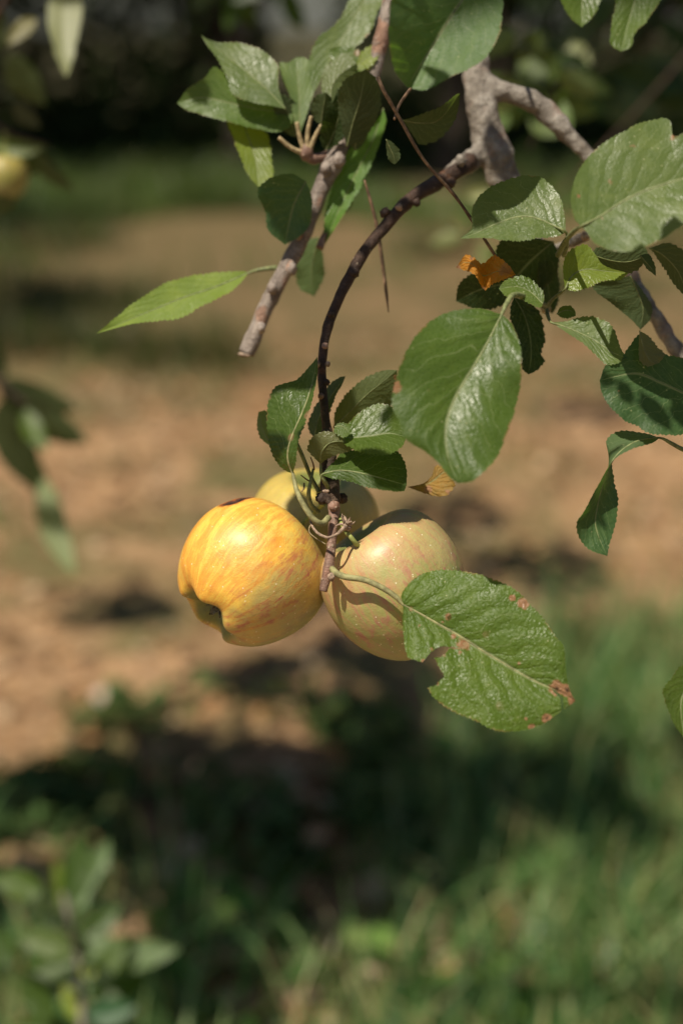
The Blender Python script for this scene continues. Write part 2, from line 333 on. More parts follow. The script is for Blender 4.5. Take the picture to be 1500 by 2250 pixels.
# ------------------------------------------------------------------ leaves
rs = np.random.RandomState(7)
def leaf_mesh(name, D, mid, L, Rr, face=1, fold=0.22, tilt=(0, 0), wave=1.0, cup=0.0, ns=9, nt=64, serr=1.0, holes=(), spots=(), seed=0, quilt=0.0, curl=0.0):
    """outlines in photo pixels plus optional depth (mm, away from the camera). base first, tip last in mid."""
    rnd = np.random.RandomState(seed+11)
    def full(a): return [(q[0], q[1], (q[2] if len(q) > 2 else None)) for q in a]
    mid, L, Rr = full(mid), full(L), full(Rr)
    x0, y0 = mid[0][0], mid[0][1]
    k = D/PXM
    md = np.array([[q[0], q[1], q[2] or 0.0] for q in mid], float)
    def edge(E):
        pts = [mid[0]]+E+[mid[-1]]; out = []
        for q in pts:
            dz = q[2]
            dd = np.hypot(md[:, 0]-q[0], md[:, 1]-q[1]); j = int(np.argmin(dd))
            if dz is None: dz = md[j, 2] - face*fold*dd[j]*k*1000
            out.append((q[0], q[1], dz))
        return np.array(out, float)
    Mc, Lc, Rc = catmull(md, nt), catmull(edge(L), nt), catmull(edge(Rr), nt)
    tt = np.linspace(0, 1, nt)
    per = max(np.sum(np.hypot(*np.diff(Lc[:, :2], axis=0).T)), 50); nteeth = max(8, per/11)
    def teeth(Ec):
        ph = (tt*nteeth + 0.3*np.sin(tt*9+seed)) % 1.0
        out = Ec[:, :2]-Mc[:, :2]; ln = np.hypot(*out.T)+1e-6
        amp = serr*(4.6*(ph) + 2.4*np.interp(tt*23, np.arange(24), rnd.rand(24)))*np.sin(np.pi*np.clip(tt, 0, 1))**0.5
        Ec = Ec.copy(); Ec[:, :2] += out/ln[:, None]*(amp-2.6*serr)[:, None]*np.minimum(1, ln/18)[:, None]; return Ec
    Lc, Rc = teeth(Lc), teeth(Rc)
    f1, f2 = rnd.uniform(5, 9), rnd.uniform(11, 17); p1, p2 = rnd.rand(2)*6
    V, UV = [], []
    for sgn, Ec in ((-1, Lc), (1, Rc)):
        for i in range(nt):
            wl = np.hypot(*(Ec[i, :2]-Mc[i, :2]))*k*1000
            for j in range(ns+1):
                if sgn == 1 and j == 0: continue
                s = j/ns
                q = Mc[i]*(1-s)+Ec[i]*s
                dz = q[2]
                dz -= face*cup*wl*math.sin(math.pi*s)
                dz += wave*(s**2)*wl*(0.09*math.sin(f1*tt[i]+p1+sgn)+0.05*math.sin(f2*tt[i]*1.3+p2-sgn*2))
                if quilt:
                    ph = tt[i]*8 - 2.7*s**0.8 + 0.25*math.sin(7*tt[i]+seed)
                    dz -= face*quilt*math.sin(math.pi*min(1, s*1.1))*abs(math.sin(math.pi*ph))**0.7*0.7
                dx = (q[0]-x0)*k*1000; dy = -(q[1]-y0)*k*1000
                dz += tilt[0]*dx + tilt[1]*dy + curl*1e-2*(dx*dx+dy*dy)
                V.append((q[0], q[1], D+dz/1000)); UV.append((0.5+0.5*sgn*s, tt[i]))
    V = np.array(V); nl = nt*(ns+1)
    def li(i, j): return i*(ns+1)+j
    def ri(i, j): return li(i, 0) if j == 0 else nl+i*ns+(j-1)
    F = []
    for i in range(nt-1):
        for j in range(ns):
            F.append((li(i, j), li(i+1, j), li(i+1, j+1), li(i, j+1)))
            F.append((ri(i, j), ri(i, j+1), ri(i+1, j+1), ri(i+1, j)))
    F = np.array(F)
    if len(holes):
        cen = V[F].mean(axis=1)[:, :2]; keep = np.ones(len(F), bool)
        for poly in holes:
            poly = np.array(poly, float); ins = np.zeros(len(F), bool); m = len(poly)
            for a in range(m):
                xa, ya = poly[a]; xb, yb = poly[(a+1) % m]
                c = ((ya > cen[:, 1]) != (yb > cen[:, 1])) & (cen[:, 0] < (xb-xa)*(cen[:, 1]-ya)/(yb-ya+1e-12)+xa); ins ^= c
            keep &= ~ins
        F = F[keep]
    W = P3(V)
    # orientation: top surface towards the camera when face=1
    nrm = np.zeros(3)
    for f in F[::max(1, len(F)//200)]: nrm += np.cross(W[f[1]]-W[f[0]], W[f[3]]-W[f[0]])
    if np.dot(nrm, BACK)*face < 0: F = F[:, ::-1]
    me = mesh_np(name, W, F); ul = me.uv_layers.new(name='UVMap')
    idx = np.empty(len(me.loops), np.int32); me.loops.foreach_get('vertex_index', idx)
    ul.data.foreach_set('uv', np.asarray(UV, np.float32)[idx].ravel())
    dm = np.zeros(len(V))
    for (sx, sy, srad, amt) in spots: dm = np.maximum(dm, amt*np.clip(1-np.hypot(V[:, 0]-sx, V[:, 1]-sy)/srad, 0, 1))
    fattr(me, 'dmg', dm); return me, W[[li(i, 0) for i in range(nt)]], nrm/np.linalg.norm(nrm)

G1 = (0.056, 0.098, 0.014); G2 = (0.082, 0.130, 0.018); G3 = (0.165, 0.215, 0.028); G4 = (0.026, 0.048, 0.010); GP = (0.112, 0.158, 0.046)  # G4: darker copy of the green, shade put into the colour
def leaf(parent, D, mid, L, Rr, col=G1, pet=None, petr=4.5, label=None, mat='leaf', petmat='petiole', **k):
    k.setdefault('seed', int(abs(mid[0][0]*7+mid[0][1]*3)) % 9973)
    relief = k.pop('relief', 0.28)
    me, rib, nrm = leaf_mesh('leaf', D, mid, L, Rr, **k)
    o = link('leaf', me, M[mat], parent, color=col); o['relief'] = relief
    if label: o['label'] = label
    if mat == 'leaf':                       # stalk and midrib are one ridge
        pr = mm(petr if pet else 3.2, D); under = -nrm if np.dot(nrm, BACK) > 0 else nrm
        if k.get('face', 1) < 0: under = -nrm if np.dot(nrm, BACK) < 0 else nrm
        rb = rib[::max(1, len(rib)//9)][:-1]; rr = [pr*(0.50-0.42*i/len(rb)) for i in range(len(rb))]
        pts = [P(*q) for q in pet[:-1]] if pet else []; ra = [pr*f for f in np.linspace(1.15, .85, len(pts))] if pts else []
        fade = [rb[i]+(-BACK)*rr[i]*0.35 for i in range(len(rb))]
        V, F, UV = tube(pts+fade, ra+rr, 8, (len(pts)+len(rb))*4)
        po = link('petiole' if pet else 'midrib', mesh_np('petiole', V, F), M[petmat]); po.parent = o; po.matrix_parent_inverse = Matrix.Identity(4)
        if parent is not None: pass
    return o

def auto(base, tip, wl, wr, bend=0.0, depth=0.0, shape=0.42):
    """outline of an ordinary pointed oval leaf from base to tip in pixels"""
    b, t_ = np.array(base[:2], float), np.array(tip[:2], float); ax = t_-b; ln = np.hypot(*ax); ax /= ln; nr = np.array([-ax[1], ax[0]])
    mid, L, Rr = [], [], []
    for u in (0, .2, .4, .6, .8, 1): q = b+ax*ln*u+nr*bend*ln*math.sin(math.pi*u); mid.append((q[0], q[1], depth*u))
    for u in (.06, .2, .4, .6, .8, .93):
        q = b+ax*ln*u+nr*bend*ln*math.sin(math.pi*u); pr = (math.sin(math.pi*u**0.82))**0.75
        a = q-nr*wl*pr; c = q+nr*wr*pr; L.append((a[0], a[1])); Rr.append((c[0], c[1]))
    return mid, L, Rr

# ================================================================== GROUND
def fbm(x, y, s, o=3, seed=0.0):
    v = 0; a = 1
    for i in range(o): v += a*mnoise.noise(Vector((x*s, y*s, seed+i*7.3))); s *= 2.1; a *= 0.5
    return v
def build_ground():
    xs = np.concatenate([np.linspace(-150, -12, 8)[:-1], np.linspace(-12, -2.2, 24)[:-1], np.linspace(-2.2, 2.2, 210), np.linspace(2.2, 12, 24)[1:], np.linspace(12, 150, 8)[1:]])
    ys = np.concatenate([np.linspace(-150, -3, 8)[:-1], np.linspace(-3, 0.8, 12)[:-1], np.linspace(0.8, 5.5, 260), np.linspace(5.5, 16, 50)[1:], np.linspace(16, 220, 12)[1:]])
    V = []
    for y in ys:
        for x in xs:
            z = 0.0
            if abs(x) < 12 and -3 < y < 16:
                z = 0.03*fbm(x, y, 1.3, 2, 3)
                if abs(x) < 2.3 and 0.8 < y < 5.6: z += 0.014*fbm(x, y, 13, 3, 9) + 0.010*max(0, fbm(x, y, 34, 2, 4))
            V.append((x, y, z))
    nx = len(xs); F = [(j*nx+i, j*nx+i+1, (j+1)*nx+i+1, (j+1)*nx+i) for j in range(len(ys)-1) for i in range(nx-1)]
    me = tri_mesh('ground', V, F, 4, True)
    t = NT('soil'); tc = t.n('TexCoord'); ob = tc.outputs['Object']
    n1 = t.noise(ob, 0.9, 3, 0.55); n2 = t.noise(ob, 6, 4, 0.6); n3 = t.noise(ob, 45, 5, 0.65); n4 = t.noise(ob, 1.9, 3, 0.6, 0.4)
    c = t.mix(t.rng(n2, 0.35, 0.65), (0.400, 0.240, 0.120, 1), (0.255, 0.145, 0.068, 1))
    c = t.mix(t.rng(n3, 0.45, 0.68, 0, 0.7), c, (0.44, 0.32, 0.20, 1))
    c = t.mix(t.rng(n3, 0.5, 0.32, 0, 0.7), c, (0.10, 0.062, 0.036, 1))
    sp = t.n('SeparateXYZ'); t.l(ob, sp.inputs[0])
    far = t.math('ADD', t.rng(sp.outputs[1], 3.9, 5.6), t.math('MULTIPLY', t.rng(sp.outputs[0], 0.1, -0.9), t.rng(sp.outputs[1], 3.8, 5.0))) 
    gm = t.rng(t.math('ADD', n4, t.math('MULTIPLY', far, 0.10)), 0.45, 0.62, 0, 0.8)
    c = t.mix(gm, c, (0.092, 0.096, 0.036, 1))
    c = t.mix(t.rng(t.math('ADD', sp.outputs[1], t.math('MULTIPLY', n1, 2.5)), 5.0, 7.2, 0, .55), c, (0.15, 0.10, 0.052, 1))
    c = t.mix(t.rng(sp.outputs[1], 9.5, 11.5, 0, .8), c, (0.05, 0.05, 0.025, 1))  # soil colour darkened under the far trees to deepen their shade
    p = t.n('BsdfPrincipled'); t.l(c, p.inputs['Base Color']); p.inputs['Roughness'].default_value = 0.95; p.inputs['Specular IOR Level'].default_value = 0.15
    t.l(t.bump(t.math('ADD', n3, n2), 0.01, 0.8), p.inputs['Normal']); t.l(p.outputs[0], t.out.inputs[0])
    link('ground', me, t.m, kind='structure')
build_ground()
def gz(x, y):
    return 0.03*fbm(x, y, 1.3, 2, 3) + (0.014*fbm(x, y, 13, 3, 9) if abs(x) < 2.3 and .8 < y < 5.6 else 0)

# --- grass and litter, one object each
def vcol_mat(name, rough=0.6, trans=0.25, tint=(1.6, 1.9, 0.6), spec=0.4):
    t = NT(name); c = t.attr('col').outputs['Color']; p = t.n('BsdfPrincipled'); t.l(c, p.inputs['Base Color']); p.inputs['Roughness'].default_value = rough
    p.inputs['Specular IOR Level'].default_value = spec
    tr = t.n('BsdfTranslucent'); t.l(t.mix(1.0, c, tint, 'MULTIPLY'), tr.inputs[0]); mx = t.n('MixShader'); mx.inputs[0].default_value = trans
    t.l(p.outputs[0], mx.inputs[1]); t.l(tr.outputs[0], mx.inputs[2]); t.l(mx.outputs[0], t.out.inputs[0]); return t.m
M['grass'] = vcol_mat('grass_blades', 0.42, 0.3); M['litter'] = vcol_mat('dry_litter', 0.85, 0.1, (1.2, 1.0, 0.7)); M['crown'] = vcol_mat('crown_leaves', 0.6, 0.2, spec=0.12)

def grass_patch(name, label, pts, h, wid, cols, seed=1, kind='stuff', lean=0.5):
    """pts (n,2); blades as bent strips of three quads"""
    r = np.random.RandomState(seed); n = len(pts); H = h*(0.35+0.95*r.rand(n)); ang = r.rand(n)*2*math.pi
    z = np.array([gz(x, y) for x, y in pts])-0.004
    ld = np.stack([np.cos(ang), np.sin(ang), np.zeros(n)], 1); sd = np.stack([-np.sin(ang+r.randn(n)*.6), np.cos(ang+r.randn(n)*.6), np.zeros(n)], 1)
    W = wid*(0.6+0.8*r.rand(n)); le = lean*(0.2+r.rand(n)**1.5)
    base = np.stack([pts[:, 0], pts[:, 1], z], 1); V = np.zeros((n, 7, 3))
    for k_, (u, ww) in enumerate(((0, 1.0), (0.4, 0.85), (0.75, 0.5))):
        c = base+ld*(le*H*u**2)[:, None]+np.array([0, 0, 1])*(H*u*(1-0.25*le*u))[:, None]
        V[:, 2*k_] = c-sd*(W*ww/2)[:, None]; V[:, 2*k_+1] = c+sd*(W*ww/2)[:, None]
    V[:, 6] = base+ld*(le*H)[:, None]+np.array([0, 0, 1])*(H*(1-0.25*le))[:, None]
    o = (np.arange(n)*7)[:, None]
    T = np.array([[0, 1, 3], [0, 3, 2], [2, 3, 5], [2, 5, 4], [4, 5, 6]])
    F = (o[:, :, None]+T[None]).reshape(-1, 3)
    me = tri_mesh(name, V.reshape(-1, 3), F)
    cc = np.array(cols); pick = cc[r.randint(0, len(cc), n)]*(0.75+0.5*r.rand(n))[:, None]
    cattr(me, 'col', np.repeat(pick, 7, 0))
    ob = link(name, me, M['grass'], kind=kind); ob['label'] = label; ob['category'] = 'grass'; return ob
def sample(n, x0, x1, y0, y1, dens, seed):
    r = np.random.RandomState(seed); out = []
    while len(out) < n:
        q = np.stack([r.uniform(x0, x1, n), r.uniform(y0, y1, n)], 1)
        for x, y in q:
            if r.rand() < dens(x, y): out.append((x, y))
            if len(out) >= n: break
    return np.array(out)
GC = [(0.10, 0.21, 0.06), (0.15, 0.27, 0.085), (0.06, 0.14, 0.04), (0.24, 0.33, 0.13), (0.38, 0.34, 0.16), (0.08, 0.17, 0.06)]
def dn_near(x, y):
    cl_ = 0.25+0.75*(mnoise.noise(Vector((x*22, y*22, 4))) > -0.05)
    r_ = cl_*np.clip((x-0.10-0.10*fbm(x, y, 3, 2, 1)+(2.0-y)*0.25)/0.15, 0, 1)*np.clip((2.75-y)/0.4, 0, 1)
    b = np.clip((1.72-y+0.12*fbm(x, y, 4, 2, 5))/0.15, 0, 1)*0.75*(0.3+0.7*(fbm(x, y, 3.5, 2, 8) > -0.1))
    return max(r_, b*(1-.75*math.exp(-((x+.08)/.17)**2)))
grass_patch('grass', 'tall green grass in the sun filling the lower right corner', sample(9500, -0.75, 0.95, 1.05, 2.75, dn_near, 3), 0.155, 0.0058, GC, 2, lean=0.9)
grass_patch('tall_grass', 'taller loose grass stalks standing above the green grass', sample(260, -0.55, 0.95, 1.15, 2.6, dn_near, 33), 0.22, 0.006, [(0.20, 0.28, 0.11), (0.34, 0.33, 0.17), (0.14, 0.23, 0.09)], 4, lean=.6)
def dn_weed(x, y): return np.clip(0.2+1.6*fbm(x, y, 4, 2, 2), 0, 1)
def dn_mid(x, y): return np.clip(fbm(x, y, 2.2, 2, 12)*1.6-0.1+0.35*(x > .25), 0, 1)*0.7
grass_patch('sparse_grass', 'short sparse tufts of grass on the brown soil in the middle distance', sample(7000, -1.6, 1.8, 2.4, 7.0, dn_mid, 6), 0.05, 0.004, [(0.16, 0.18, 0.07), (0.24, 0.22, 0.10), (0.11, 0.15, 0.06)], 5, lean=0.9)
_tc = [(60, 660, .17), (150, 690, .15), (215, 660, .13), (100, 780, .14), (330, 770, .12), (400, 800, .12), (40, 560, .2), (250, 480, .22), (350, 455, .22), (170, 540, .2), (20, 760, .15), (-60, 620, .2), (470, 440, .2), (960, 560, .12), (1250, 640, .14), (1120, 430, .2), (1420, 560, .16)]
_r = np.random.RandomState(17); _tp = np.vstack([ground_at(a, b)[:2]+_r.randn(150, 2)*np.array([.17, .12]) for a, b, h in _tc])
grass_patch('dark_tufts', 'dark tufts of weeds and grass dotted over the soil left of the branch', _tp, 0.17, 0.012, [(0.05, 0.075, 0.02), (0.075, 0.095, 0.028), (0.10, 0.085, 0.035)], 45, lean=1.0)
def dn_far(x, y): return np.clip(0.35+2.0*fbm(x, y, .7, 2, 22)-.6*np.clip(1-abs(x-.5)/1.2, 0, 1)*(y < 10), 0, 1)*np.clip((y-7.6)/1.2, .08, 1)
grass_patch('far_grass', 'strip of green grass between the bare soil and the dark trees', sample(20000, -4.5, 4.5, 6.3, 15, dn_far, 9), 0.20, 0.014, [(0.10, 0.17, 0.05), (0.13, 0.20, 0.06), (0.16, 0.19, 0.07)], 8)

def leaf_cards(n, pos, size, cols, seed, flat=0.0, k=6):
    """n bent six-sided leaflets at pos (n,3)"""
    r = np.random.RandomState(seed)
    a = r.randn(n, 3); a[:, 2] *= (1-flat); a /= np.linalg.norm(a, axis=1)[:, None]
    b = r.randn(n, 3); b[:, 2] *= (1-flat); b -= a*np.sum(a*b, 1)[:, None]; b /= np.linalg.norm(b, axis=1)[:, None]
    c = np.cross(a, b); s = size*(0.6+0.7*r.rand(n))[:, None]; bend = (0.15+0.4*r.rand(n))[:, None]*(r.randint(0, 2, n)*2-1)[:, None]
    # spine: 0 base, 1 mid, 2 tip; sides
    V = np.zeros((n, 8, 3)); L_, W_ = s, s*(0.27+0.1*r.rand(n)[:, None])
    V[:, 0] = pos-a*L_/2; V[:, 1] = pos-a*L_*.2+b*W_-c*bend*s*.15; V[:, 2] = pos-a*L_*.2-b*W_-c*bend*s*.15
    V[:, 3] = pos-a*L_*.15+c*bend*s*.1; V[:, 4] = pos+a*L_*.2+b*W_*.9-c*bend*s*.1; V[:, 5] = pos+a*L_*.2-b*W_*.9-c*bend*s*.1; V[:, 6] = pos+a*L_*.2+c*bend*s*.12
    V[:, 7] = pos+a*L_/2-c*bend*s*.25
    T = np.array([[0, 3, 1], [0, 2, 3], [1, 3, 6], [1, 6, 4], [3, 2, 5], [3, 5, 6], [4, 6, 7], [6, 5, 7]])
    F = ((np.arange(n)*8)[:, None, None]+T[None]).reshape(-1, 3)
    cc = np.array(cols); pick = cc[r.randint(0, len(cc), n)]*(0.7+0.6*r.rand(n))[:, None]
    return V.reshape(-1, 3), F, np.repeat(pick, 8, 0)
def cards_obj(name, parts, mat, parent=None, kind='stuff'):
    off = 0; Vs, Fs, Cs = [], [], []
    for V, F, C_ in parts: Vs.append(V); Fs.append(F+off); Cs.append(C_); off += len(V)
    me = tri_mesh(name, np.vstack(Vs), np.vstack(Fs), smooth=True); cattr(me, 'col', np.vstack(Cs)); return link(name, me, mat, parent, kind=kind)

q = sample(4200, -1.5, 1.6, 1.2, 5.5, lambda x, y: np.clip(0.45+fbm(x, y, 2.5, 2, 31), 0, 1), 12)
pos = np.array([(x, y, gz(x, y)+0.008) for x, y in q])
o = cards_obj('leaf_litter', [leaf_cards(len(pos), pos, 0.035, [(0.36, 0.22, 0.11), (0.46, 0.33, 0.20), (0.22, 0.12, 0.06), (0.36, 0.19, 0.08), (0.16, 0.1, 0.05)], 4, flat=0.75)], M['litter'])
o['label'] = 'dry brown fallen leaves scattered over the bare soil'; o['category'] = 'leaf litter'
q = sample(2600, -0.95, 0.5, 1.72, 2.45, lambda x, y: np.clip(fbm(x, y, 4.5, 2, 41)*2.2+0.25, 0, 1)*np.clip((2.35-y)/.25, 0, 1), 14)
pos = np.array([(x, y, gz(x, y)+0.01+0.05*random.Random(int(1e4*abs(x*y))).random()) for x, y in q])
o = cards_obj('weeds', [leaf_cards(len(pos), pos, 0.035, [(0.08, 0.14, 0.045), (0.12, 0.15, 0.045), (0.065, 0.11, 0.035)], 5, flat=0.4)], M['crown'])
o['label'] = 'low dark green weeds in the shaded patch of ground'; o['category'] = 'weeds'

q = sample(420, -0.42, 0.55, 1.22, 1.75, lambda x, y: np.clip(fbm(x, y, 6, 2, 71)*2+.5, 0, 1), 19)
pos = np.array([(x, y, gz(x, y)+0.015+0.03*random.Random(int(1e4*abs(x*y))).random()) for x, y in q])
o = cards_obj('low_weeds', [leaf_cards(len(pos), pos, 0.05, [(0.10, 0.20, 0.04), (0.16, 0.27, 0.06), (0.08, 0.16, 0.045), (0.20, 0.26, 0.08)], 15, flat=0.5)], M['crown'])
o['label'] = 'broad-leaved green weeds between the dry leaves along the bottom edge'; o['category'] = 'weeds'
q = sample(500, -0.6, 0.75, 1.2, 2.0, lambda x, y: .7, 23)
pos = np.array([(x, y, gz(x, y)+0.02) for x, y in q])
o = cards_obj('fallen_leaves', [leaf_cards(len(pos), pos, 0.055, [(0.42, 0.27, 0.15), (0.5, 0.38, 0.24), (0.3, 0.16, 0.07)], 25, flat=0.7)], M['litter'])
o['label'] = 'larger curled brown leaves lying in the grass near the camera'; o['category'] = 'leaf litter'
# pale stone
def stone(px, py, rad, label):
    g = ground_at(px, py); V, F = [], []
    nu, nv = 14, 9
    for i in range(nv+1):
        for j in range(nu):
            th = math.pi*i/nv; ph = 2*math.pi*j/nu; d = Vector((math.sin(th)*math.cos(ph), math.sin(th)*math.sin(ph), math.cos(th)*0.75))
            d *= rad*(1+0.28*mnoise.noise(d*2.1+Vector((px, 0, 0)))); V.append((g[0]+d.x, g[1]+d.y, gz(g[0], g[1])+rad*0.4+d.z))
    for i in range(nv):
        for j in range(nu): F.append((i*nu+j, i*nu+(j+1) % nu, (i+1)*nu+(j+1) % nu, (i+1)*nu+j))
    s_ = link('stone', mesh_np('stone', V, F), M['stone']); s_['label'] = label; s_['category'] = 'stone'
M['stone'] = plain_material('pale_stone', (0.55, 0.42, 0.34), 0.85, 60, 0.15)
stone(235, 1545, 0.028, 'pale pinkish stone lying on the brown soil left of the apples')

# ================================================================== TREES BEHIND
def big_tube(name, pts, rad, mat, parent, nseg=12):
    V, F, UV = tube(np.array(pts, float), rad, nseg, len(pts)*6, 0.08, 3); me = mesh_np(name, V, F); me.uv_layers.new(name='UVMap'); return link(name, me, mat, parent)
def crown_parts(cx, cy, cz, rx, ry, rz, n, size, cols, seed, lo=None, nclump=26):
    r = np.random.RandomState(seed); cl = r.randn(nclump, 3); cl /= np.linalg.norm(cl, axis=1)[:, None]; cl *= (0.35+0.6*r.rand(nclump))[:, None]
    cl = cl*np.array([rx, ry, rz])+np.array([cx, cy, cz]); k = r.randint(0, nclump, n)
    p = cl[k]+r.randn(n, 3)*np.array([rx, ry, rz])*0.17
    if lo is not None: p[:, 2] = np.maximum(p[:, 2], lo+0.35*r.rand(n))
    return leaf_cards(n, p, size, cols, seed+1)
TC = [(0.035, 0.058, 0.018), (0.045, 0.07, 0.02), (0.03, 0.05, 0.018), (0.06, 0.08, 0.026)]
M['trunk'] = bark_material('trunk_bark', (0.13, 0.10, 0.08), (0.07, 0.05, 0.04), (0.12, 0.08, 0.05), bump=0.01)
def distant_trees():
    r = np.random.RandomState(77); parts = []
    for row, (Y, h, sp) in enumerate(((11.3, 4.3, 2.2), (13.6, 4.6, 2.4), (16.4, 5.2, 2.8), (19.6, 6.0, 3.2))):
        xs = np.arange(-sp*4-.9, sp*4+.5, sp)+r.randn(len(np.arange(-sp*4-.9, sp*4+.5, sp)))*.25
        for i, x in enumerate(xs):
            if row > 1 and abs(x-(-.42)*Y/17) < .9: x += .7*np.sign(x+.5)          # the gap with the sky
            parts.append(crown_parts(x, Y+r.randn()*.2, (h+1.25)/2, sp*.52, 1.25, (h-1.2)/2, 2400, 0.2, TC, 200+row*20+i, lo=1.3+.05*row))
            V, F, UV = tube(np.array([(x, Y, -.1), (x+.06, Y, .7), (x-.05, Y, 1.4), (x+.1, Y, 2.4)]), [.13, .10, .09, .05], 10, 12, .1, i)
            F = [q for f in F for q in ([f] if len(f) == 3 else [(f[0], f[1], f[2]), (f[0], f[2], f[3])])]
            parts.append((V, np.array(F), np.tile([(.09, .07, .055)], (len(V), 1))))
    # low scrub between the last trunks
    n = 7000; p = np.stack([r.uniform(-9, 9, n), 12.6+r.randn(n)*.5, np.abs(r.randn(n))*.3], 1); p[:, 2] *= .4+1.2*np.abs(np.sin(p[:, 0]*1.1)); parts.append(leaf_cards(n, p, 0.15, TC, 9))
    for x0, x1, sd in ((-16, -.85, 1), (-.1, 16, 2)):
        n = 9000; p = np.stack([r.uniform(x0, x1, n), 17.9+r.randn(n)*.6, r.rand(n)*2.4], 1); parts.append(leaf_cards(n, p, 0.18, TC, sd))
    o = cards_obj('distant_trees', parts, M['crown']); o['label'] = 'dark shaded trees closing the view behind the grass strip'; o['category'] = 'trees'
distant_trees()
q = sample(60, -3.5, 4.0, 8.8, 10.9, lambda x, y: .1+.9*(x < -.3)+.6*(x > 1.3), 61); _p = np.repeat(q, 55, 0)+np.random.RandomState(3).randn(60*55, 2)*.13
grass_patch('grass_tufts', 'clumps of rank dark grass in front of the trees', _p, 0.26, 0.016, [(0.06, 0.10, 0.03), (0.09, 0.13, 0.04), (0.12, 0.13, 0.05)], 44, lean=.9)

# ================================================================== THE APPLE TREE OVER THE CAMERA
overhead = thing('apple_tree', 'apple tree whose crown hangs above the view and shades the grass', 'tree', (1.5, 0.55, 0))
big_tube('trunk', [(1.5, .55, -.1), (1.48, .55, .5), (1.42, .56, 1.1), (1.3, .58, 1.6), (1.1, .6, 2.0)], [.11, .095, .085, .07, .05], M['trunk'], overhead)
big_tube('limb', [(1.42, .56, 1.1), (1.0, .62, 1.45), (.6, .68, 1.55), (.2, .72, 1.62), (-.25, .75, 1.75), (-.7, .8, 1.8)], [.05, .04, .03, .024, .018, .01], M['trunk'], overhead)
big_tube('limb', [(1.1, .6, 2.0), (.6, .3, 2.4), (.1, .1, 2.6), (-.6, 0, 2.8)], [.05, .04, .03, .015], M['trunk'], overhead)
shade = []                      # foliage placed along the sun's direction from what it shades
def shade_clump(target, dist, rad, n, size=0.065, seed=0, squash=0.5):
    c = np.asarray(target)+SUN*dist; r = np.random.RandomState(seed+100)
    p = c+np.clip(r.randn(n, 3), -1.6, 1.6)*np.array([rad, rad, rad*squash]); shade.append(leaf_cards(n, p, size, [(0.07, 0.13, 0.035), (0.09, 0.15, 0.04), (0.05, 0.10, 0.03)], seed+7, flat=0.35))
SH = [(330, 1700, 2.4, .08, 130), (560, 1760, 2.4, .10, 200), (760, 1790, 2.3, .10, 210), (900, 1830, 2.5, .09, 170), (430, 1900, 2.3, .08, 170), (700, 1930, 2.3, .09, 230), (880, 1950, 2.3, .07, 160),
      (1100, 1740, 2.5, .07, 35), (800, 1430, 2.6, .08, 110), (900, 1560, 2.6, .09, 150), (1280, 1800, 2.4, .07, 30), (60, 2000, 2.3, .06, 60), (110, 1780, 2.4, .05, 40), (1150, 1250, 2.7, .10, 90),
      (480, 2200, 2.2, .05, 70), (40, 500, 3.6, .28, 260), (120, 660, 3.6, .20, 160), (20, 720, 3.4, .16, 160), (430, 360, 4.2, .3, 200), (1050, 350, 4.2, .3, 400), (560, 1500, 2.6, .06, 60), (260, 1330, 2.8, .06, 50), (1010, 1130, 2.8, .08, 60), (1350, 1420, 2.6, .07, 35), (640, 1330, 2.6, .05, 40), (1300, 900, 3.0, .1, 60)]
for i, (a, b, ds, rd, n) in enumerate(SH): shade_clump(ground_at(a, b), ds, rd, int(n*(1.7 if rd > .13 else 1)), seed=i, size=0.1 if rd > .13 else .075)
for i, (a, b, d_, ds, rd, n) in enumerate([(1400, 60, 1.5, 1.0, .10, 160), (1300, 120, 1.5, 1.1, .07, 70), (560, -20, 1.3, .9, .07, 80), (1180, 250, 1.1, .9, .03, 14)]): shade_clump(P(a, b, d_), ds, rd, n, seed=70+i, size=0.075)  # unseen clumps added to shade the blurred branches
cards_obj('crown', shade, M['crown'], overhead)
FILLC = [(0.07, 0.13, 0.035), (0.05, 0.10, 0.03)]

# ================================================================== BRANCHES IN THE PICTURE
FORK_L = 'forked grey branch with a long dark twig arching down to the apples'
bough = thing('apple_branch', FORK_L, 'branch', P(1038, -200, .70))
tube_obj('bough', [[(1010, -420, .70), (1030, -200, .70), (1036, -60, .70), (1040, 60, .70), (1042, 150, .695), (1052, 220, .69), (1068, 280, .69), (1086, 335, .69), (1110, 395, .69), (1150, 470, .69), (1180, 550, .685), (1195, 620, .68), (1200, 675, .675)],
                   [(1046, 165, .695), (1085, 195, .69), (1130, 206, .69), (1180, 232, .69), (1215, 260, .69), (1240, 288, .69), (1270, 322, .69), (1300, 352, .69), (1330, 400, .69), (1362, 490, .685), (1388, 600, .675), (1427, 675, .665), (1500, 790, .66), (1600, 930, .65)],
                   [(1085, 318, .69), (1050, 342, .688), (1010, 366, .678), (985, 380, .672)],
                   [(1178, 565, .685), (1235, 540, .67), (1286, 518, .66)]],
         [[34, 32, 31, 29, 29, 31, 35, 41, 33, 26, 18, 12, 8], [24, 23, 22, 23, 24, 20, 17, 17, 15, 14, 14, 15, 16, 17], [30, 23, 20, 16], [12, 11, 11]],
         M['bough'], bough, nseg=20, lumps=0.12, ridge=0.08, remesh=0.0011)
hook = [(1030, 352, .684), (1008, 368, .675), (960, 398, .665), (900, 442, .655), (850, 488, .648), (805, 546, .642), (770, 606, .637), (740, 665, .633), (720, 730, .63), (709, 800, .627), (708, 860, .624), (713, 920, .622), (719, 955, .621)]
_kr = random.Random(5); hook = [(x+_kr.uniform(-3, 3), y+_kr.uniform(-3, 3), d) for x, y, d in hook]
tube_obj('twig', hook, [20, 18.5, 16, 15, 14, 13, 12.5, 11.5, 10.5, 9.5, 9.3, 10, 12], M['twig'], bough, nseg=16, n=150, lumps=0.15, ridge=0.07)
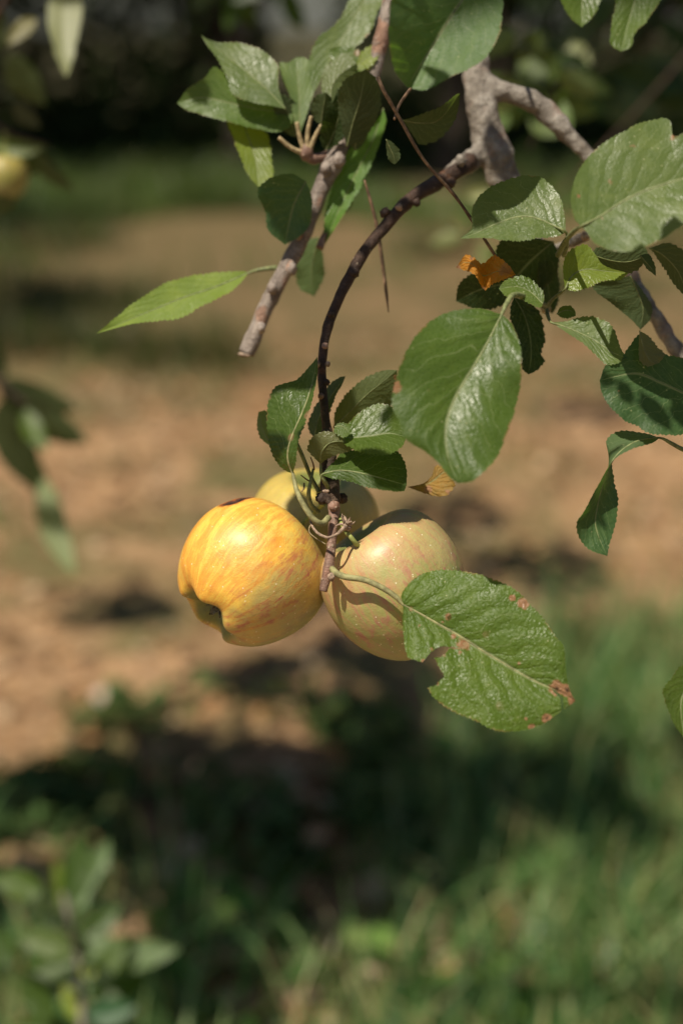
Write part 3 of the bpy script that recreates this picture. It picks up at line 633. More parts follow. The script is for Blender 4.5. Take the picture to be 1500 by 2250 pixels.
tube_obj('fruit_spur', [(718, 945, .621), (722, 985, .62), (723, 1030, .619), (724, 1070, .617), (733, 1108, .613)], [11, 15, 18, 21, 14], M['spur_dark'], bough, nseg=18, n=60, lumps=0.22, ridge=0.14)
tube_obj('fruit_spur', [(731, 1098, .614), (734, 1125, .611), (731, 1165, .607), (727, 1210, .604), (721, 1250, .602), (714, 1280, .6015), (710, 1299, .601)], [13, 13, 10.5, 10, 12.5, 10, 8.5], M['spur'], bough, nseg=16, n=70, lumps=0.10, ridge=0.05)
# knots on the twig
def knot(px, py, d, rpx, mat, parent, name='bud', sq=(1, 1, 1), seed=0, amp=0.35):
    c = P(px, py, d); V, F = [], []; nu, nv = 14, 10
    for i in range(nv+1):
        for j in range(nu):
            th = math.pi*i/nv; ph = 2*math.pi*j/nu; dv = np.array([math.sin(th)*math.cos(ph)*sq[0], math.sin(th)*math.sin(ph)*sq[1], math.cos(th)*sq[2]])
            V.append(c+dv*mm(rpx, d)*(1+amp*mnoise.noise(Vector(dv*2.4+seed))))
    for i in range(nv):
        for j in range(nu): F.append((i*nu+j, i*nu+(j+1) % nu, (i+1)*nu+(j+1) % nu, (i+1)*nu+j))
    return link(name, mesh_np(name, V, F), mat, parent)
for (x, y, d, r_, m, sq) in ((777, 598, .636, 13, 'twig', (1, 1, 1.4)), (846, 468, .648, 12, 'twig', (1, 1, 1)), (696, 800, .624, 8, 'dry', (1, 1, 1)), (720, 800, .624, 6, 'dry', (1, 1, 1)),
                             (728, 1268, .597, 9, 'dry', (.9, .8, 1.9)), (1012, 352, .668, 13, 'bough', (1, 1, 1)), (1286, 518, .655, 11, 'dry', (1, 1, 1)), (733, 1112, .608, 12, 'spur', (1, .8, .8)),
                             (706, 1095, .615, 13, 'spur_dark', (1, 1, 1.2)), (752, 1095, .622, 12, 'spur_dark', (1, 1, 1.2)), (716, 955, .617, 10, 'spur_dark', (1, 1, 1.2)), (988, 402, .665, 13, 'twig', (1, 1, 1)),
                             (1198, 678, .668, 11, 'petiole_pink', (1, 1, 1.2)), (915, 445, .652, 9, 'twig', (1.2, 1, 1)), (727, 690, .629, 8, 'twig', (1, 1, 1.4)), (714, 760, .624, 7, 'spur', (1, .8, 1.6)), (705, 870, .621, 7, 'spur', (.8, .8, 1.5)), (718, 840, .623, 7, 'twig', (1, 1, 1.4)), (876, 455, .645, 8, 'dry', (1.4, .6, .7))):
    knot(x, y, d, r_, M[m], bough, seed=x)
# dead thin twigs
tube_obj('dead_twig', [(830, 170, .602), (842, 198, .601), (880, 265, .605), (930, 350, .61), (1000, 432, .615), (1060, 520, .62), (1100, 580, .625), (1138, 622, .63)], [4.2, 4.2, 4.2, 4, 3.8, 3.5, 3.2, 3], M['dead'], bough, nseg=8, n=60, lumps=.2)
tube_obj('dead_twig', [(800, 395, .655), (812, 435, .657), (828, 500, .66), (840, 580, .66), (848, 640, .66), (853, 686, .66)], [2, 4, 4.2, 4.2, 4, 1.2], M['dead'], bough, nseg=8, n=40, lumps=.2)
tube_obj('dead_twig', [(905, 190, .62), (878, 228, .615), (866, 262, .605)], [3.5, 3.5, 3], M['dead'], bough, nseg=8, n=20)
# dried flower stalk looped round the spur
tube_obj('dried_stalk', [(680, 1134, .608), (686, 1156, .600), (699, 1172, .597), (720, 1181, .595), (738, 1175, .596), (752, 1163, .599), (760, 1155, .60)], [2.5, 3, 3, 3.3, 3.5, 4.5, 6], M['dry'], bough, nseg=8, n=50, lumps=.2)
tube_obj('dried_stalk', [(692, 1150, .603), (681, 1156, .603), (680, 1170, .603), (696, 1184, .603), (716, 1196, .602)], [1.5, 1.3, 1.3, 1.3, 1], M['petiole_pink'], bough, nseg=6, n=30)
for i, (a, b) in enumerate((((682, 1004), (690, 1032)), ((661, 1044), (679, 1057)), ((663, 1080), (668, 1062)))):
    tube_obj('bristle', [(a[0], a[1], .606), ((a[0]+b[0])/2+2, (a[1]+b[1])/2+2, .608), (b[0], b[1], .612)], [1.2, 1.8, 2], M['dead'], bough, nseg=6, n=12)
knot(716, 1079, .598, 5, M['dry'], bough, 'bud_scale', (1.6, .6, .7), 3)
# ragged dried flower remains
def remains(px, py, d, rpx, n, parent, seed=0, name='dried_flower', mat='dry'):
    r = np.random.RandomState(seed); c = P(px, py, d); Vs, Fs, off = [], [], 0
    for i in range(n):
        dv = r.randn(3); dv /= np.linalg.norm(dv); dv[2] = dv[2]*.7+.35; L_ = mm(rpx, d)*(0.6+.8*r.rand())
        side = np.cross(dv, r.randn(3)); side /= np.linalg.norm(side)
        pts = [c+dv*L_*.1, c+dv*L_*.5+side*L_*.12, c+dv*L_*.85+side*L_*.35, c+dv*L_+side*L_*.65]
        V, F, _ = tube(pts, [mm(rpx*.22, d), mm(rpx*.18, d), mm(rpx*.11, d), mm(rpx*.03, d)], 6, 10); Vs.append(V); Fs += [tuple(k+off for k in f) for f in F]; off += len(V)
    return link(name, mesh_np(name, np.vstack(Vs), Fs), M[mat], parent)
remains(761, 1152, .602, 17, 13, bough, 4)
knot(763, 1158, .603, 9, M['dry'], bough, 'dried_flower', seed=2, amp=.6)

# ------------------------------------------------ leaves of the forked branch
# hero leaf in front of the right apple
def E(a): return [(840+x*.3, 1220+y*.3) for x, y in a]
mid = E([(150, 360), (260, 420), (400, 500), (560, 590), (700, 680), (850, 770), (1000, 860), (1130, 930), (1230, 970), (1330, 1020), (1412, 1066)])
up = E([(135, 290), (190, 205), (260, 150), (350, 118), (450, 108), (560, 115), (690, 135), (800, 175), (900, 215), (1000, 280), (1090, 375), (1180, 470), (1270, 600), (1325, 670), (1340, 800), (1355, 930), (1385, 1020)])
lo = E([(145, 480), (155, 600), (170, 700), (205, 790), (260, 890), (330, 975), (370, 1030), (450, 1100), (560, 1160), (690, 1215), (790, 1270), (880, 1290), (1000, 1285), (1100, 1265), (1200, 1220), (1300, 1150), (1370, 1105)])
holes = [E([(300, 782), (322, 745), (347, 712), (372, 738), (402, 795), (452, 885), (425, 915), (402, 928), (400, 948), (333, 968), (150, 1000), (120, 770), (190, 752), (240, 768), (285, 783)]),
         E([(352, 712), (395, 682), (440, 664), (487, 674), (472, 712), (425, 745), (388, 750), (362, 738)]),
         E([(487, 668), (540, 676), (590, 665), (585, 640), (612, 634), (630, 655), (615, 676), (560, 688), (500, 684)]),
         E([(1222, 968), (1262, 992), (1300, 1018), (1322, 1045), (1328, 1118), (1345, 1135), (1312, 1165), (1304, 1100), (1297, 1042), (1250, 1000)]),
         E([(470, 450), (500, 435), (505, 462), (480, 478)])]
sp = [(840+x*.3, 1220+y*.3, r_, a) for x, y, r_, a in ((590, 650, 26, .75), (520, 590, 14, .6), (360, 690, 12, .5), (450, 730, 12, .55), (480, 455, 14, .75), (440, 490, 8, .5), (1030, 350, 22, .95), (950, 310, 14, .8), (200, 395, 14, .5), (265, 520, 12, .5),
                                                     (1270, 975, 26, 1.0), (1350, 990, 22, 1.1), (1390, 1060, 22, .75), (1200, 1195, 18, .9), (1090, 1255, 12, .9), (300, 775, 10, .7), (400, 935, 10, .6), (1050, 1200, 10, .7), (570, 710, 12, .55), (1000, 790, 8, .5))]
leaf(bough, .590, mid, up, lo, col=(0.092, 0.152, 0.018), relief=.75, fold=.10, tilt=(-.10, .30), wave=.7, cup=.06, ns=46, nt=190, holes=holes, spots=sp, quilt=.6, serr=.9,
     pet=[(729, 1250, .6005), (740, 1260, .5965), (760, 1268, .5935), (800, 1274, .5915), (840, 1292, .590), (870, 1312, .590), (890, 1330, .590)], petr=7, petmat='stalk_beige', label='large damaged green leaf with brown-edged holes beside the right apple')

# leaves round the spur
leaf(bough, .605, [(643, 1040, 0), (632, 1003, -3), (641, 960, -4), (665, 905, -2), (684, 850, 2), (697, 784, 6)], [(628, 1036, 3), (612, 1022, 4), (596, 994, 5), (589, 950, 6), (588, 892, 7), (604, 852, 8), (650, 834, 8), (680, 804, 8)],
     [(651, 1015, -7), (654, 975, -9), (668, 932, -8), (682, 892, -5), (692, 850, 0), (698, 815, 4)], col=G1, fold=0, tilt=(0, .1), ns=12, nt=90, wave=.4, quilt=.15,
     pet=[(722, 1137, .604), (708, 1150, .600), (690, 1142, .598), (670, 1115, .598), (652, 1078, .600), (643, 1045, .603)], petr=6.5, petmat='stalk_beige')
leaf(bough, .632, [(600, 985), (585, 960), (575, 935), (568, 905)], [(612, 960), (605, 925), (585, 903)], [(575, 965), (566, 945), (565, 925)], col=GP, face=-1, tilt=(0, .2), nt=40)
leaf(bough, .633, [(690, 962), (700, 920), (722, 878), (742, 850), (759, 827)], [(679, 948), (678, 925), (690, 898), (720, 850), (745, 829)], [(712, 942), (726, 900), (738, 868), (750, 848)], col=G4, face=-1, tilt=(-.6, .1), nt=60)
leaf(bough, .640, [(732, 940), (768, 905), (805, 868), (842, 838), (872, 813)], [(736, 905), (752, 878), (771, 857), (809, 827), (846, 813)], [(770, 945), (815, 935), (850, 905), (866, 870), (873, 835)], col=(0.10, 0.12, 0.035), face=-1, tilt=(-.3, -.4), nt=70, spots=[(871, 830, 16, .7), (868, 855, 12, .6)])
leaf(bough, .606, [(733, 958, 4), (770, 962, 1), (815, 958, 0), (855, 952, 0), (892, 960, 2)], [(742, 944), (765, 929), (784, 911), (809, 895), (838, 888), (864, 898), (880, 928), (889, 945)], [(745, 972), (767, 981, -7), (788, 991, -9), (825, 999, -10), (862, 995, -8), (886, 978, -4)], col=G2, fold=.1, tilt=(-.15, .45), ns=12, nt=90, wave=.8, quilt=.2)
leaf(bough, .603, [(704, 1020, 6), (706, 996, 2), (722, 975, 0), (748, 970, 0), (775, 980, 3)], [(690, 1006), (676, 988), (686, 962), (714, 948), (740, 954)], [(722, 1006), (742, 998), (765, 991), (776, 986)], col=(0.15, 0.14, 0.045), face=-1, fold=.2, tilt=(0, -.2), ns=9, nt=60,
     pet=[(715, 1062, .614), (706, 1042, .61), (703, 1022, .608)], petr=5)
leaf(bough, .602, [(735, 938), (748, 936), (760, 942), (768, 952)], [(742, 930), (756, 929), (766, 936)], [(734, 950), (748, 958), (762, 960)], col=G2, tilt=(0, .5), nt=30)
leaf(bough, .600, [(706, 1044, 6), (740, 1034, 3), (785, 1038, 0), (840, 1052, 0), (893, 1066, 2)], [(722, 1024, 6), (738, 1010, 8), (752, 995, 9), (800, 985, 10), (868, 991, 9), (888, 1012, 7), (894, 1040, 4)], [(730, 1052), (760, 1056), (805, 1069), (846, 1077), (885, 1080)], col=G1, fold=.1, tilt=(0, .4), ns=12, nt=90, wave=.5, quilt=.15,
     pet=[(722, 1075, .614), (714, 1058, .608), (707, 1045, .606)], petr=5)
tube_obj('leaf_stalk', [(650, 970, .612), (660, 992, .613), (670, 1016, .614), (684, 1050, .616), (700, 1080, .618)], [4, 4.5, 4.5, 4.5, 5], M['petiole'], bough, nseg=8, n=30)
tube_obj('leaf_stalk', [(688, 1030, .612), (682, 1060, .611), (678, 1085, .612), (684, 1110, .616), (700, 1125, .62)], [3, 4, 5, 5, 5], M['petiole'], bough, nseg=8, n=30)
YE = (0.30, 0.17, 0.04)
leaf(bough, .63, [(894, 1070), (925, 1068), (950, 1056), (970, 1040), (990, 1030)], [(930, 1062), (948, 1045), (957, 1024), (975, 1025)], [(935, 1084), (974, 1090), (998, 1068), (992, 1050)], col=YE, mat='dead_leaf', relief=.7, tilt=(-.3, .3), wave=2, nt=50, spots=[(900, 1068, 22, .7), (940, 1075, 22, .6), (985, 1080, 18, .55)], label='withered yellow-brown leaf behind the large leaf tip')
# big leaf over the middle
leaf(bough, .572, [(1102, 690), (1072, 750), (1038, 810), (1003, 868), (980, 930), (982, 1000), (1006, 1063)], [(1060, 678), (1010, 680), (960, 697), (920, 730), (885, 790), (866, 850), (862, 892), (880, 932), (892, 964), (930, 990), (960, 1015), (985, 1048)],
     [(1120, 705), (1135, 735), (1144, 775), (1143, 830), (1130, 900), (1112, 955), (1090, 1005), (1065, 1035), (1035, 1058)], col=(0.070, 0.122, 0.018), relief=.32, fold=.12, tilt=(.02, .30), wave=1.1, cup=.05, ns=24, nt=130, quilt=.55, spots=[(868, 850, 22, .8), (1132, 935, 10, .6), (940, 855, 14, .4)],
     pet=[(1196, 672, .64), (1160, 655, .60), (1128, 648, .582), (1112, 668, .575), (1101, 692, .572)], petr=7, label='large green leaf seen whole above the right apple')
leaf(bough, .64, [(1128, 652), (1150, 690), (1163, 735), (1166, 780), (1160, 823)], [(1120, 680), (1125, 730), (1138, 780), (1146, 810)], [(1160, 664), (1186, 690), (1196, 742), (1188, 777), (1195, 794), (1178, 815)], col=G4, tilt=(.35, .1), fold=.4, nt=90, ns=12, quilt=.25)
leaf(bough, .588, [(1242, 510), (1185, 482), (1140, 476), (1090, 492), (1045, 512), (1010, 524)], [(1241, 480), (1228, 431), (1196, 395), (1155, 386), (1101, 400), (1065, 421), (1043, 445), (1035, 474), (1036, 500)], [(1225, 520), (1183, 523), (1128, 529), (1074, 523), (1035, 524)], col=GP, fold=.15, tilt=(-.1, .45), ns=12, nt=90,
     pet=[(1238, 560, .64), (1245, 535, .62), (1242, 510, .589)], petr=5.5, label='grey-green leaf half in shade below the fork')
leaf(bough, .56, [(1276, 497), (1320, 474), (1390, 430), (1480, 398), (1600, 362)], [(1258, 476), (1254, 426), (1272, 372), (1310, 326), (1364, 291), (1418, 268), (1468, 263), (1480, 300), (1520, 285), (1570, 310)], [(1290, 514), (1312, 540), (1364, 553), (1412, 544), (1458, 521), (1503, 488), (1560, 440)],
     col=(0.115, 0.165, 0.045), relief=.25, fold=.12, tilt=(-.1, .3), ns=16, nt=110, quilt=.15, wave=.8, spots=[(1390, 322, 12, .5), (1340, 400, 16, .42), (1270, 430, 10, .5), (1480, 300, 22, .5), (1320, 476, 14, .4)],
     pet=[(1225, 560, .63), (1240, 532, .60), (1258, 510, .575), (1278, 496, .561)], petr=6.5, label='broad pale green leaf with pink midrib cut by the right edge')
leaf(bough, .60, [(1240, 636), (1256, 606), (1285, 592), (1330, 596), (1380, 600)], [(1236, 590), (1246, 556), (1284, 537), (1306, 558), (1328, 584)], [(1264, 640), (1299, 628), (1327, 615), (1360, 616)], col=G3, fold=.35, tilt=(0, .3), ns=10, nt=70,
     pet=[(1199, 676, .66), (1215, 656, .63), (1240, 635, .601)], petr=5)
leaf(bough, .59, [(1192, 668), (1165, 642), (1135, 630), (1095, 634)], [(1195, 650), (1181, 627), (1153, 608), (1119, 612), (1102, 622)], [(1185, 676), (1155, 663), (1129, 650), (1108, 649)], col=G2, fold=.2, tilt=(0, .5), nt=60)
leaf(bough, .61, [(1210, 708), (1250, 722), (1300, 745), (1340, 772), (1378, 788)], [(1243, 706), (1275, 697), (1309, 697), (1344, 718), (1362, 763)], [(1243, 730), (1275, 751), (1306, 778), (1330, 799), (1352, 800)], col=GP, fold=.15, tilt=(-.1, .5), nt=70,
     pet=[(1200, 680, .66), (1203, 695, .63), (1211, 709, .611)], petr=5)
leaf(bough, .62, [(1222, 690), (1240, 682), (1256, 684), (1264, 694)], [(1230, 676), (1250, 672), (1262, 682)], [(1232, 697), (1248, 699)], col=G2, tilt=(0, -.3), nt=30)
OR = (0.50, 0.19, 0.018)
leaf(bough, .612, [(1132, 604, 0), (1095, 596, -5), (1062, 606, 4), (1045, 585, -4), (1022, 576, 2), (1001, 588, 4)], [(1115, 580), (1085, 562), (1060, 580), (1038, 565), (1022, 560)], [(1105, 615), (1085, 622), (1063, 635), (1042, 604), (1018, 594)], col=OR, mat='dead_leaf', relief=.7, wave=3.5, nt=60, ns=8, tilt=(0, .3), label='curled orange dead leaf', spots=[(1110, 590, 30, .7), (1003, 588, 12, .9), (1062, 632, 10, .7), (1035, 568, 8, .7), (1085, 565, 10, .6)])
# leaves in the cluster, their shade put into the dark green
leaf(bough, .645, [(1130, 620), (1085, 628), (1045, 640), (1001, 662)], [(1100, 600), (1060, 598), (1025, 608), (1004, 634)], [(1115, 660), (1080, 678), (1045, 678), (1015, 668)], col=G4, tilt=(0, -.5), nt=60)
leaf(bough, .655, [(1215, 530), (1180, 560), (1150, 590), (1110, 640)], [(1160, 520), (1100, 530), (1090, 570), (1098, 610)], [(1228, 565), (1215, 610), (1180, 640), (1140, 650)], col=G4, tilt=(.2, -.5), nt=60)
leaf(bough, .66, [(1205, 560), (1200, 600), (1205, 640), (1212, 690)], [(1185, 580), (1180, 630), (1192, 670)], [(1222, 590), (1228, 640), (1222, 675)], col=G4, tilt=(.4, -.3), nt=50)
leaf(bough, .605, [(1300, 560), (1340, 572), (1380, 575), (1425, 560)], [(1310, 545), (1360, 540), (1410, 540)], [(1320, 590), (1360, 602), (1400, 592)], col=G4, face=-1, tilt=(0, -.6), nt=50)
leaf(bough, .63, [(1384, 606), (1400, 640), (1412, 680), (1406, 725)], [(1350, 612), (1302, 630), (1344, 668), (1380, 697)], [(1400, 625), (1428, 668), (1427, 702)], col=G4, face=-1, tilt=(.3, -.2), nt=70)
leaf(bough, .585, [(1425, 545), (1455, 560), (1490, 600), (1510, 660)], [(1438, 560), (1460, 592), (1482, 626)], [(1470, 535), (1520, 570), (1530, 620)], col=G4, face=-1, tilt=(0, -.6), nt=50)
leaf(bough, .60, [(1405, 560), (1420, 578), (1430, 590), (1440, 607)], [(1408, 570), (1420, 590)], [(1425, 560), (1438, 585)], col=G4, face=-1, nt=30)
# right edge leaves
leaf(bough, .60, [(1600, 905), (1520, 872), (1450, 840), (1393, 820), (1316, 836)], [(1590, 830), (1500, 788), (1458, 777), (1420, 750), (1402, 736), (1375, 770), (1361, 794), (1330, 802)], [(1560, 950), (1500, 955), (1431, 953), (1396, 934), (1368, 920), (1337, 892), (1320, 862)],
     col=(0.05, 0.105, 0.035), fold=.12, tilt=(.1, .2), ns=14, nt=110, quilt=.25, spots=[(1358, 860, 8, .7)], label='dark shaded leaf with serrated rim at the right edge')
leaf(bough, .592, [(1404, 726), (1412, 760), (1425, 790), (1440, 800)], [(1402, 750), (1405, 790), (1420, 806)], [(1425, 740), (1445, 765), (1458, 778), (1450, 795)], col=(0.15, 0.14, 0.045), face=-1, tilt=(0, -.2), nt=40)
leaf(bough, .598, [(1448, 962, 4), (1396, 970, 0), (1350, 1005, -2), (1326, 1058, 0), (1312, 1110, 3), (1308, 1160, 4), (1333, 1222, 3)], [(1420, 952, 8), (1362, 947, 9), (1332, 966, 9), (1338, 1005, 8), (1349, 1060, 9), (1357, 1102, 9), (1350, 1155, 7), (1338, 1200, 4)], [(1432, 974, 2), (1388, 987, -3), (1346, 1012, -5), (1312, 1068, -5), (1282, 1124, -3), (1266, 1150, -1), (1276, 1190, 3), (1300, 1212, 3)],
     col=(0.055, 0.115, 0.04), fold=.1, tilt=(0, .1), ns=12, nt=100, wave=.5, quilt=.4, pet=[(1560, 1012, .61), (1500, 988, .605), (1470, 972, .603), (1446, 962, .602)], petr=5, label='twisted dark leaf hanging alone on the right')
leaf(bough, .59, [(1560, 1480), (1520, 1500), (1495, 1540), (1500, 1620)], [(1500, 1463), (1476, 1488), (1457, 1516), (1463, 1550), (1480, 1592)], [(1560, 1520), (1550, 1570), (1525, 1610)], col=G2, fold=.25, tilt=(.2, .3), nt=70, ns=10, label='green leaf cut off by the right edge, lowest of the branch')
tube_obj('twig', [(1600, 925, .65), (1640, 1060, .635), (1635, 1250, .615), (1590, 1400, .60), (1562, 1478, .59)], [10, 8, 7, 6, 4.5], M['twig'], bough, nseg=10, n=40, lumps=.15)
tube_obj('leaf_stalk', [(1555, 1010, .61), (1600, 1030, .622), (1640, 1062, .635)], [5, 5, 5], M['petiole'], bough, nseg=8, n=20)
# leaf by the fork, small drop leaf
leaf(bough, .64, [(884, 264), (925, 270), (965, 262), (1010, 205)], [(930, 250, -3), (968, 234, -8), (1000, 208, -8)], [(902, 291), (924, 316), (956, 309), (988, 282), (1005, 245)], col=G4, fold=.1, tilt=(0, -.5), ns=10, nt=60, face=-1)
leaf(bough, .59, [(848, 306), (856, 325), (864, 342), (868, 361)], [(858, 310), (875, 328), (878, 348)], [(848, 325), (852, 345), (860, 358)], col=G4, face=-1, tilt=(0, -.4), nt=30)
# big top leaf, partly shaded
leaf(bough, .575, [(1080, -90), (1015, 0), (975, 60), (935, 125), (893, 192)], [(960, -110, -14), (885, -60, -24), (860, 0, -28), (855, 60, -26), (857, 110, -18), (868, 160, -8)], [(1110, -40), (1104, 10), (1100, 56), (1083, 104), (1047, 141), (992, 168), (933, 198)], col=(0.095, 0.17, 0.055), fold=.25, tilt=(-.1, .35), ns=16, nt=100, quilt=.2, wave=.6,
     pet=[(1040, -190, .68), (1070, -140, .62), (1080, -90, .578)], petr=6, label='broad leaf over the fork, its left half dark')
leaf(bough, .565, [(1285, -110), (1280, -40), (1278, 10), (1277, 60)], [(1235, -70), (1230, -10), (1250, 36)], [(1330, -60), (1320, -5), (1303, 35)], col=G2, tilt=(0, .4), nt=50)
leaf(bough, .57, [(1425, -120), (1405, -40), (1385, 30), (1362, 114)], [(1350, -60), (1352, 0), (1344, 50), (1340, 96)], [(1470, -60), (1450, 0), (1430, 32), (1410, 56), (1392, 76), (1385, 104)], col=G2, tilt=(-.1, .4), nt=60, quilt=.4)

# ================================================================== the cut-off branch on the left
stub = thing('apple_branch', 'blurred grey branch with a cut end pointing down left, crowned by pale leaves', 'branch', P(870, -150, .675))
tube_obj('bough', [(905, -300, .685), (880, -120, .68), (858, 0, .677), (838, 80, .675), (822, 150, .675), (795, 235, .675), (752, 312, .675), (728, 362, .675), (706, 412, .675), (674, 500, .675), (628, 590, .675), (583, 680, .675), (556, 745, .675), (542, 777, .675)],
         [20, 18, 17, 17, 17, 17, 18.5, 24, 18, 17, 18.5, 17.5, 18, 19.5], M['stub'], stub, nseg=20, n=150, lumps=0.14, ridge=0.08)
knot(541, 778, .6745, 17, M['cutwood'], stub, 'cut_end', (1.05, .9, .35), 5, .2)
tube_obj('fruit_spur', [(735, 338, .675), (708, 345, .673), (690, 350, .671), (672, 340, .67)], [13, 10, 12, 13], M['spur'], stub, nseg=12, n=30, lumps=.15)
knot(672, 335, .669, 15, M['spur'], stub, 'bud', (1, 1, 1.2), 3)
knot(742, 325, .673, 15, M['stub'], stub, 'bud', (1, 1, 1), 6)
for _q in ((640, 590, 12), (655, 512, 11), (598, 632, 12), (574, 720, 10), (716, 372, 13), (745, 352, 13)): knot(_q[0], _q[1], .668, _q[2], M['stub'], stub, 'bud', (1, 1, 1.3), _q[0])
tube_obj('fruit_spur', [(722, 500, .678), (712, 520, .677), (702, 545, .675)], [6, 7, 9], M['spur'], stub, nseg=10, n=20, lumps=.2)
for pts in ([(668, 330), (658, 300), (652, 268)], [(675, 328), (676, 290), (684, 255)], [(680, 330), (692, 300), (706, 275)], [(662, 335), (640, 325), (612, 302)]):
    tube_obj('leaf_stalk', [(x, y, .668-.002*i) for i, (x, y) in enumerate(pts)], [6, 5, 4.5], M['petiole_pink'], stub, nseg=8, n=20)
leaf(stub, .67, [(628, 240), (585, 195), (545, 160), (495, 120), (441, 76)], [(612, 190), (611, 145), (590, 122), (565, 106), (532, 95), (484, 93), (458, 86)], [(590, 232), (550, 224), (513, 208), (500, 173), (478, 130), (455, 100)], col=GP, fold=.15, tilt=(0, .35), wave=1, nt=80, ns=12, quilt=.25, label='pale leaf with a thin curled tip at the top left of the branch')
leaf(stub, .68, [(645, 244), (570, 240), (500, 225), (440, 215), (389, 226)], [(640, 222), (590, 215), (540, 208), (477, 148), (449, 172), (412, 196)], [(640, 275), (610, 290), (570, 284), (498, 266), (449, 254), (405, 240)], col=(0.10, 0.16, 0.035), fold=.2, tilt=(0, .1), nt=80, ns=12)
leaf(stub, .69, [(530, 250), (545, 300), (562, 350), (568, 412)], [(500, 262), (508, 292), (525, 335), (545, 384)], [(565, 275), (588, 298), (596, 348), (600, 386), (585, 402)], col=G3, tilt=(.1, .4), fold=.15, nt=70, ns=10)
leaf(stub, .66, [(672, 398), (655, 430), (640, 470), (626, 538)], [(640, 382), (598, 390), (566, 415), (574, 444), (584, 470), (590, 508)], [(684, 430), (682, 485), (658, 520)], col=(0.06, 0.12, 0.045), tilt=(.1, -.25), fold=.15, nt=70, ns=12, label='round shaded leaf covering the bare twig')
leaf(stub, .695, [(835, -60), (800, 0), (765, 60), (725, 130), (688, 205)], [(790, -50), (768, 0), (740, 50), (700, 82), (680, 125), (678, 165)], [(862, -20), (832, 20), (812, 68), (780, 104), (742, 120), (715, 150), (702, 182)], col=GP, tilt=(-.1, .35), fold=.15, nt=80, ns=12)
leaf(stub, .675, [(657, 305), (658, 250), (656, 190), (650, 126)], [(645, 262), (640, 220), (622, 175), (614, 139), (632, 137)], [(676, 243), (690, 194), (687, 148), (671, 126)], col=(0.14, 0.20, 0.07), tilt=(.1, .3), fold=.15, nt=60)
leaf(stub, .665, [(727, 232), (728, 195), (745, 165), (783, 138)], [(708, 205), (711, 160), (735, 130), (765, 114)], [(742, 200), (765, 175), (785, 155)], col=(0.12, 0.15, 0.04), face=-1, tilt=(0, .2), fold=.5, nt=50)
leaf(stub, .67, [(782, 152), (795, 135), (815, 118), (832, 100)], [(786, 130), (800, 108), (820, 98)], [(800, 152), (820, 140), (834, 118)], col=G3, tilt=(0, .4), nt=40)
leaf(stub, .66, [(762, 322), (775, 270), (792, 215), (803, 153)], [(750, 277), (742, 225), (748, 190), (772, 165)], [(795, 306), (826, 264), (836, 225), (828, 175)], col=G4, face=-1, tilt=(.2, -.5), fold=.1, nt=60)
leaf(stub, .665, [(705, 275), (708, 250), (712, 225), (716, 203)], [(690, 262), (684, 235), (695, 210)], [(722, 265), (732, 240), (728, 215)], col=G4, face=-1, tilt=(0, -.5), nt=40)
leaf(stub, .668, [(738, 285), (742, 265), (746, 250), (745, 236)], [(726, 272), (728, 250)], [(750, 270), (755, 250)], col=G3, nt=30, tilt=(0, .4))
leaf(stub, .678, [(842, 238), (818, 310), (780, 385), (745, 460), (712, 540)], [(830, 262), (796, 300), (762, 335), (742, 380), (722, 435), (712, 490)], [(848, 268), (830, 325), (800, 395), (768, 450), (737, 500)], col=(0.10, 0.20, 0.035), fold=.3, tilt=(-.3, .15), nt=80, ns=10, label='long bright leaf hanging right of the bare twig')
leaf(stub, .69, [(700, 520), (690, 560), (684, 600), (690, 652)], [(668, 530), (652, 560), (651, 592), (657, 632)], [(708, 550), (712, 600), (702, 630)], col=(0.09, 0.15, 0.045), face=-1, tilt=(0, -.3), nt=50)
leaf(stub, .675, [(546, 600), (470, 632), (400, 655), (310, 692), (212, 733)], [(530, 595), (450, 602), (380, 617), (330, 642), (285, 672), (243, 707)], [(532, 618), (505, 642), (450, 669), (395, 697), (340, 706), (290, 712)], col=(0.21, 0.29, 0.05), tilt=(.1, .5), fold=.18, nt=100, ns=12, wave=.5,
     pet=[(608, 588, .675), (590, 590, .674), (565, 594, .674), (544, 601, .675)], petr=5, label='long yellow-green leaf reaching out to the left')

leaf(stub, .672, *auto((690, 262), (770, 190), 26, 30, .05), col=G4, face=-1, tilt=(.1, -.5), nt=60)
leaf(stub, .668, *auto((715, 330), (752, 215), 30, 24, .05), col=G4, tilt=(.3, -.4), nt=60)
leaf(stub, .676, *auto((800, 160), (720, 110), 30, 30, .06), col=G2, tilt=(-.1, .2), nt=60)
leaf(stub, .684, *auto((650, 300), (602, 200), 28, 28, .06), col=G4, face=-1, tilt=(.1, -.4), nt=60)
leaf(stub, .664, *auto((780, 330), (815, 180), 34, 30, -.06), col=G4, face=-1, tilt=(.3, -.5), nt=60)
leaf(stub, .69, *auto((730, 480), (760, 380), 26, 26, .06), col=G1, face=-1, tilt=(.1, -.2), nt=60)

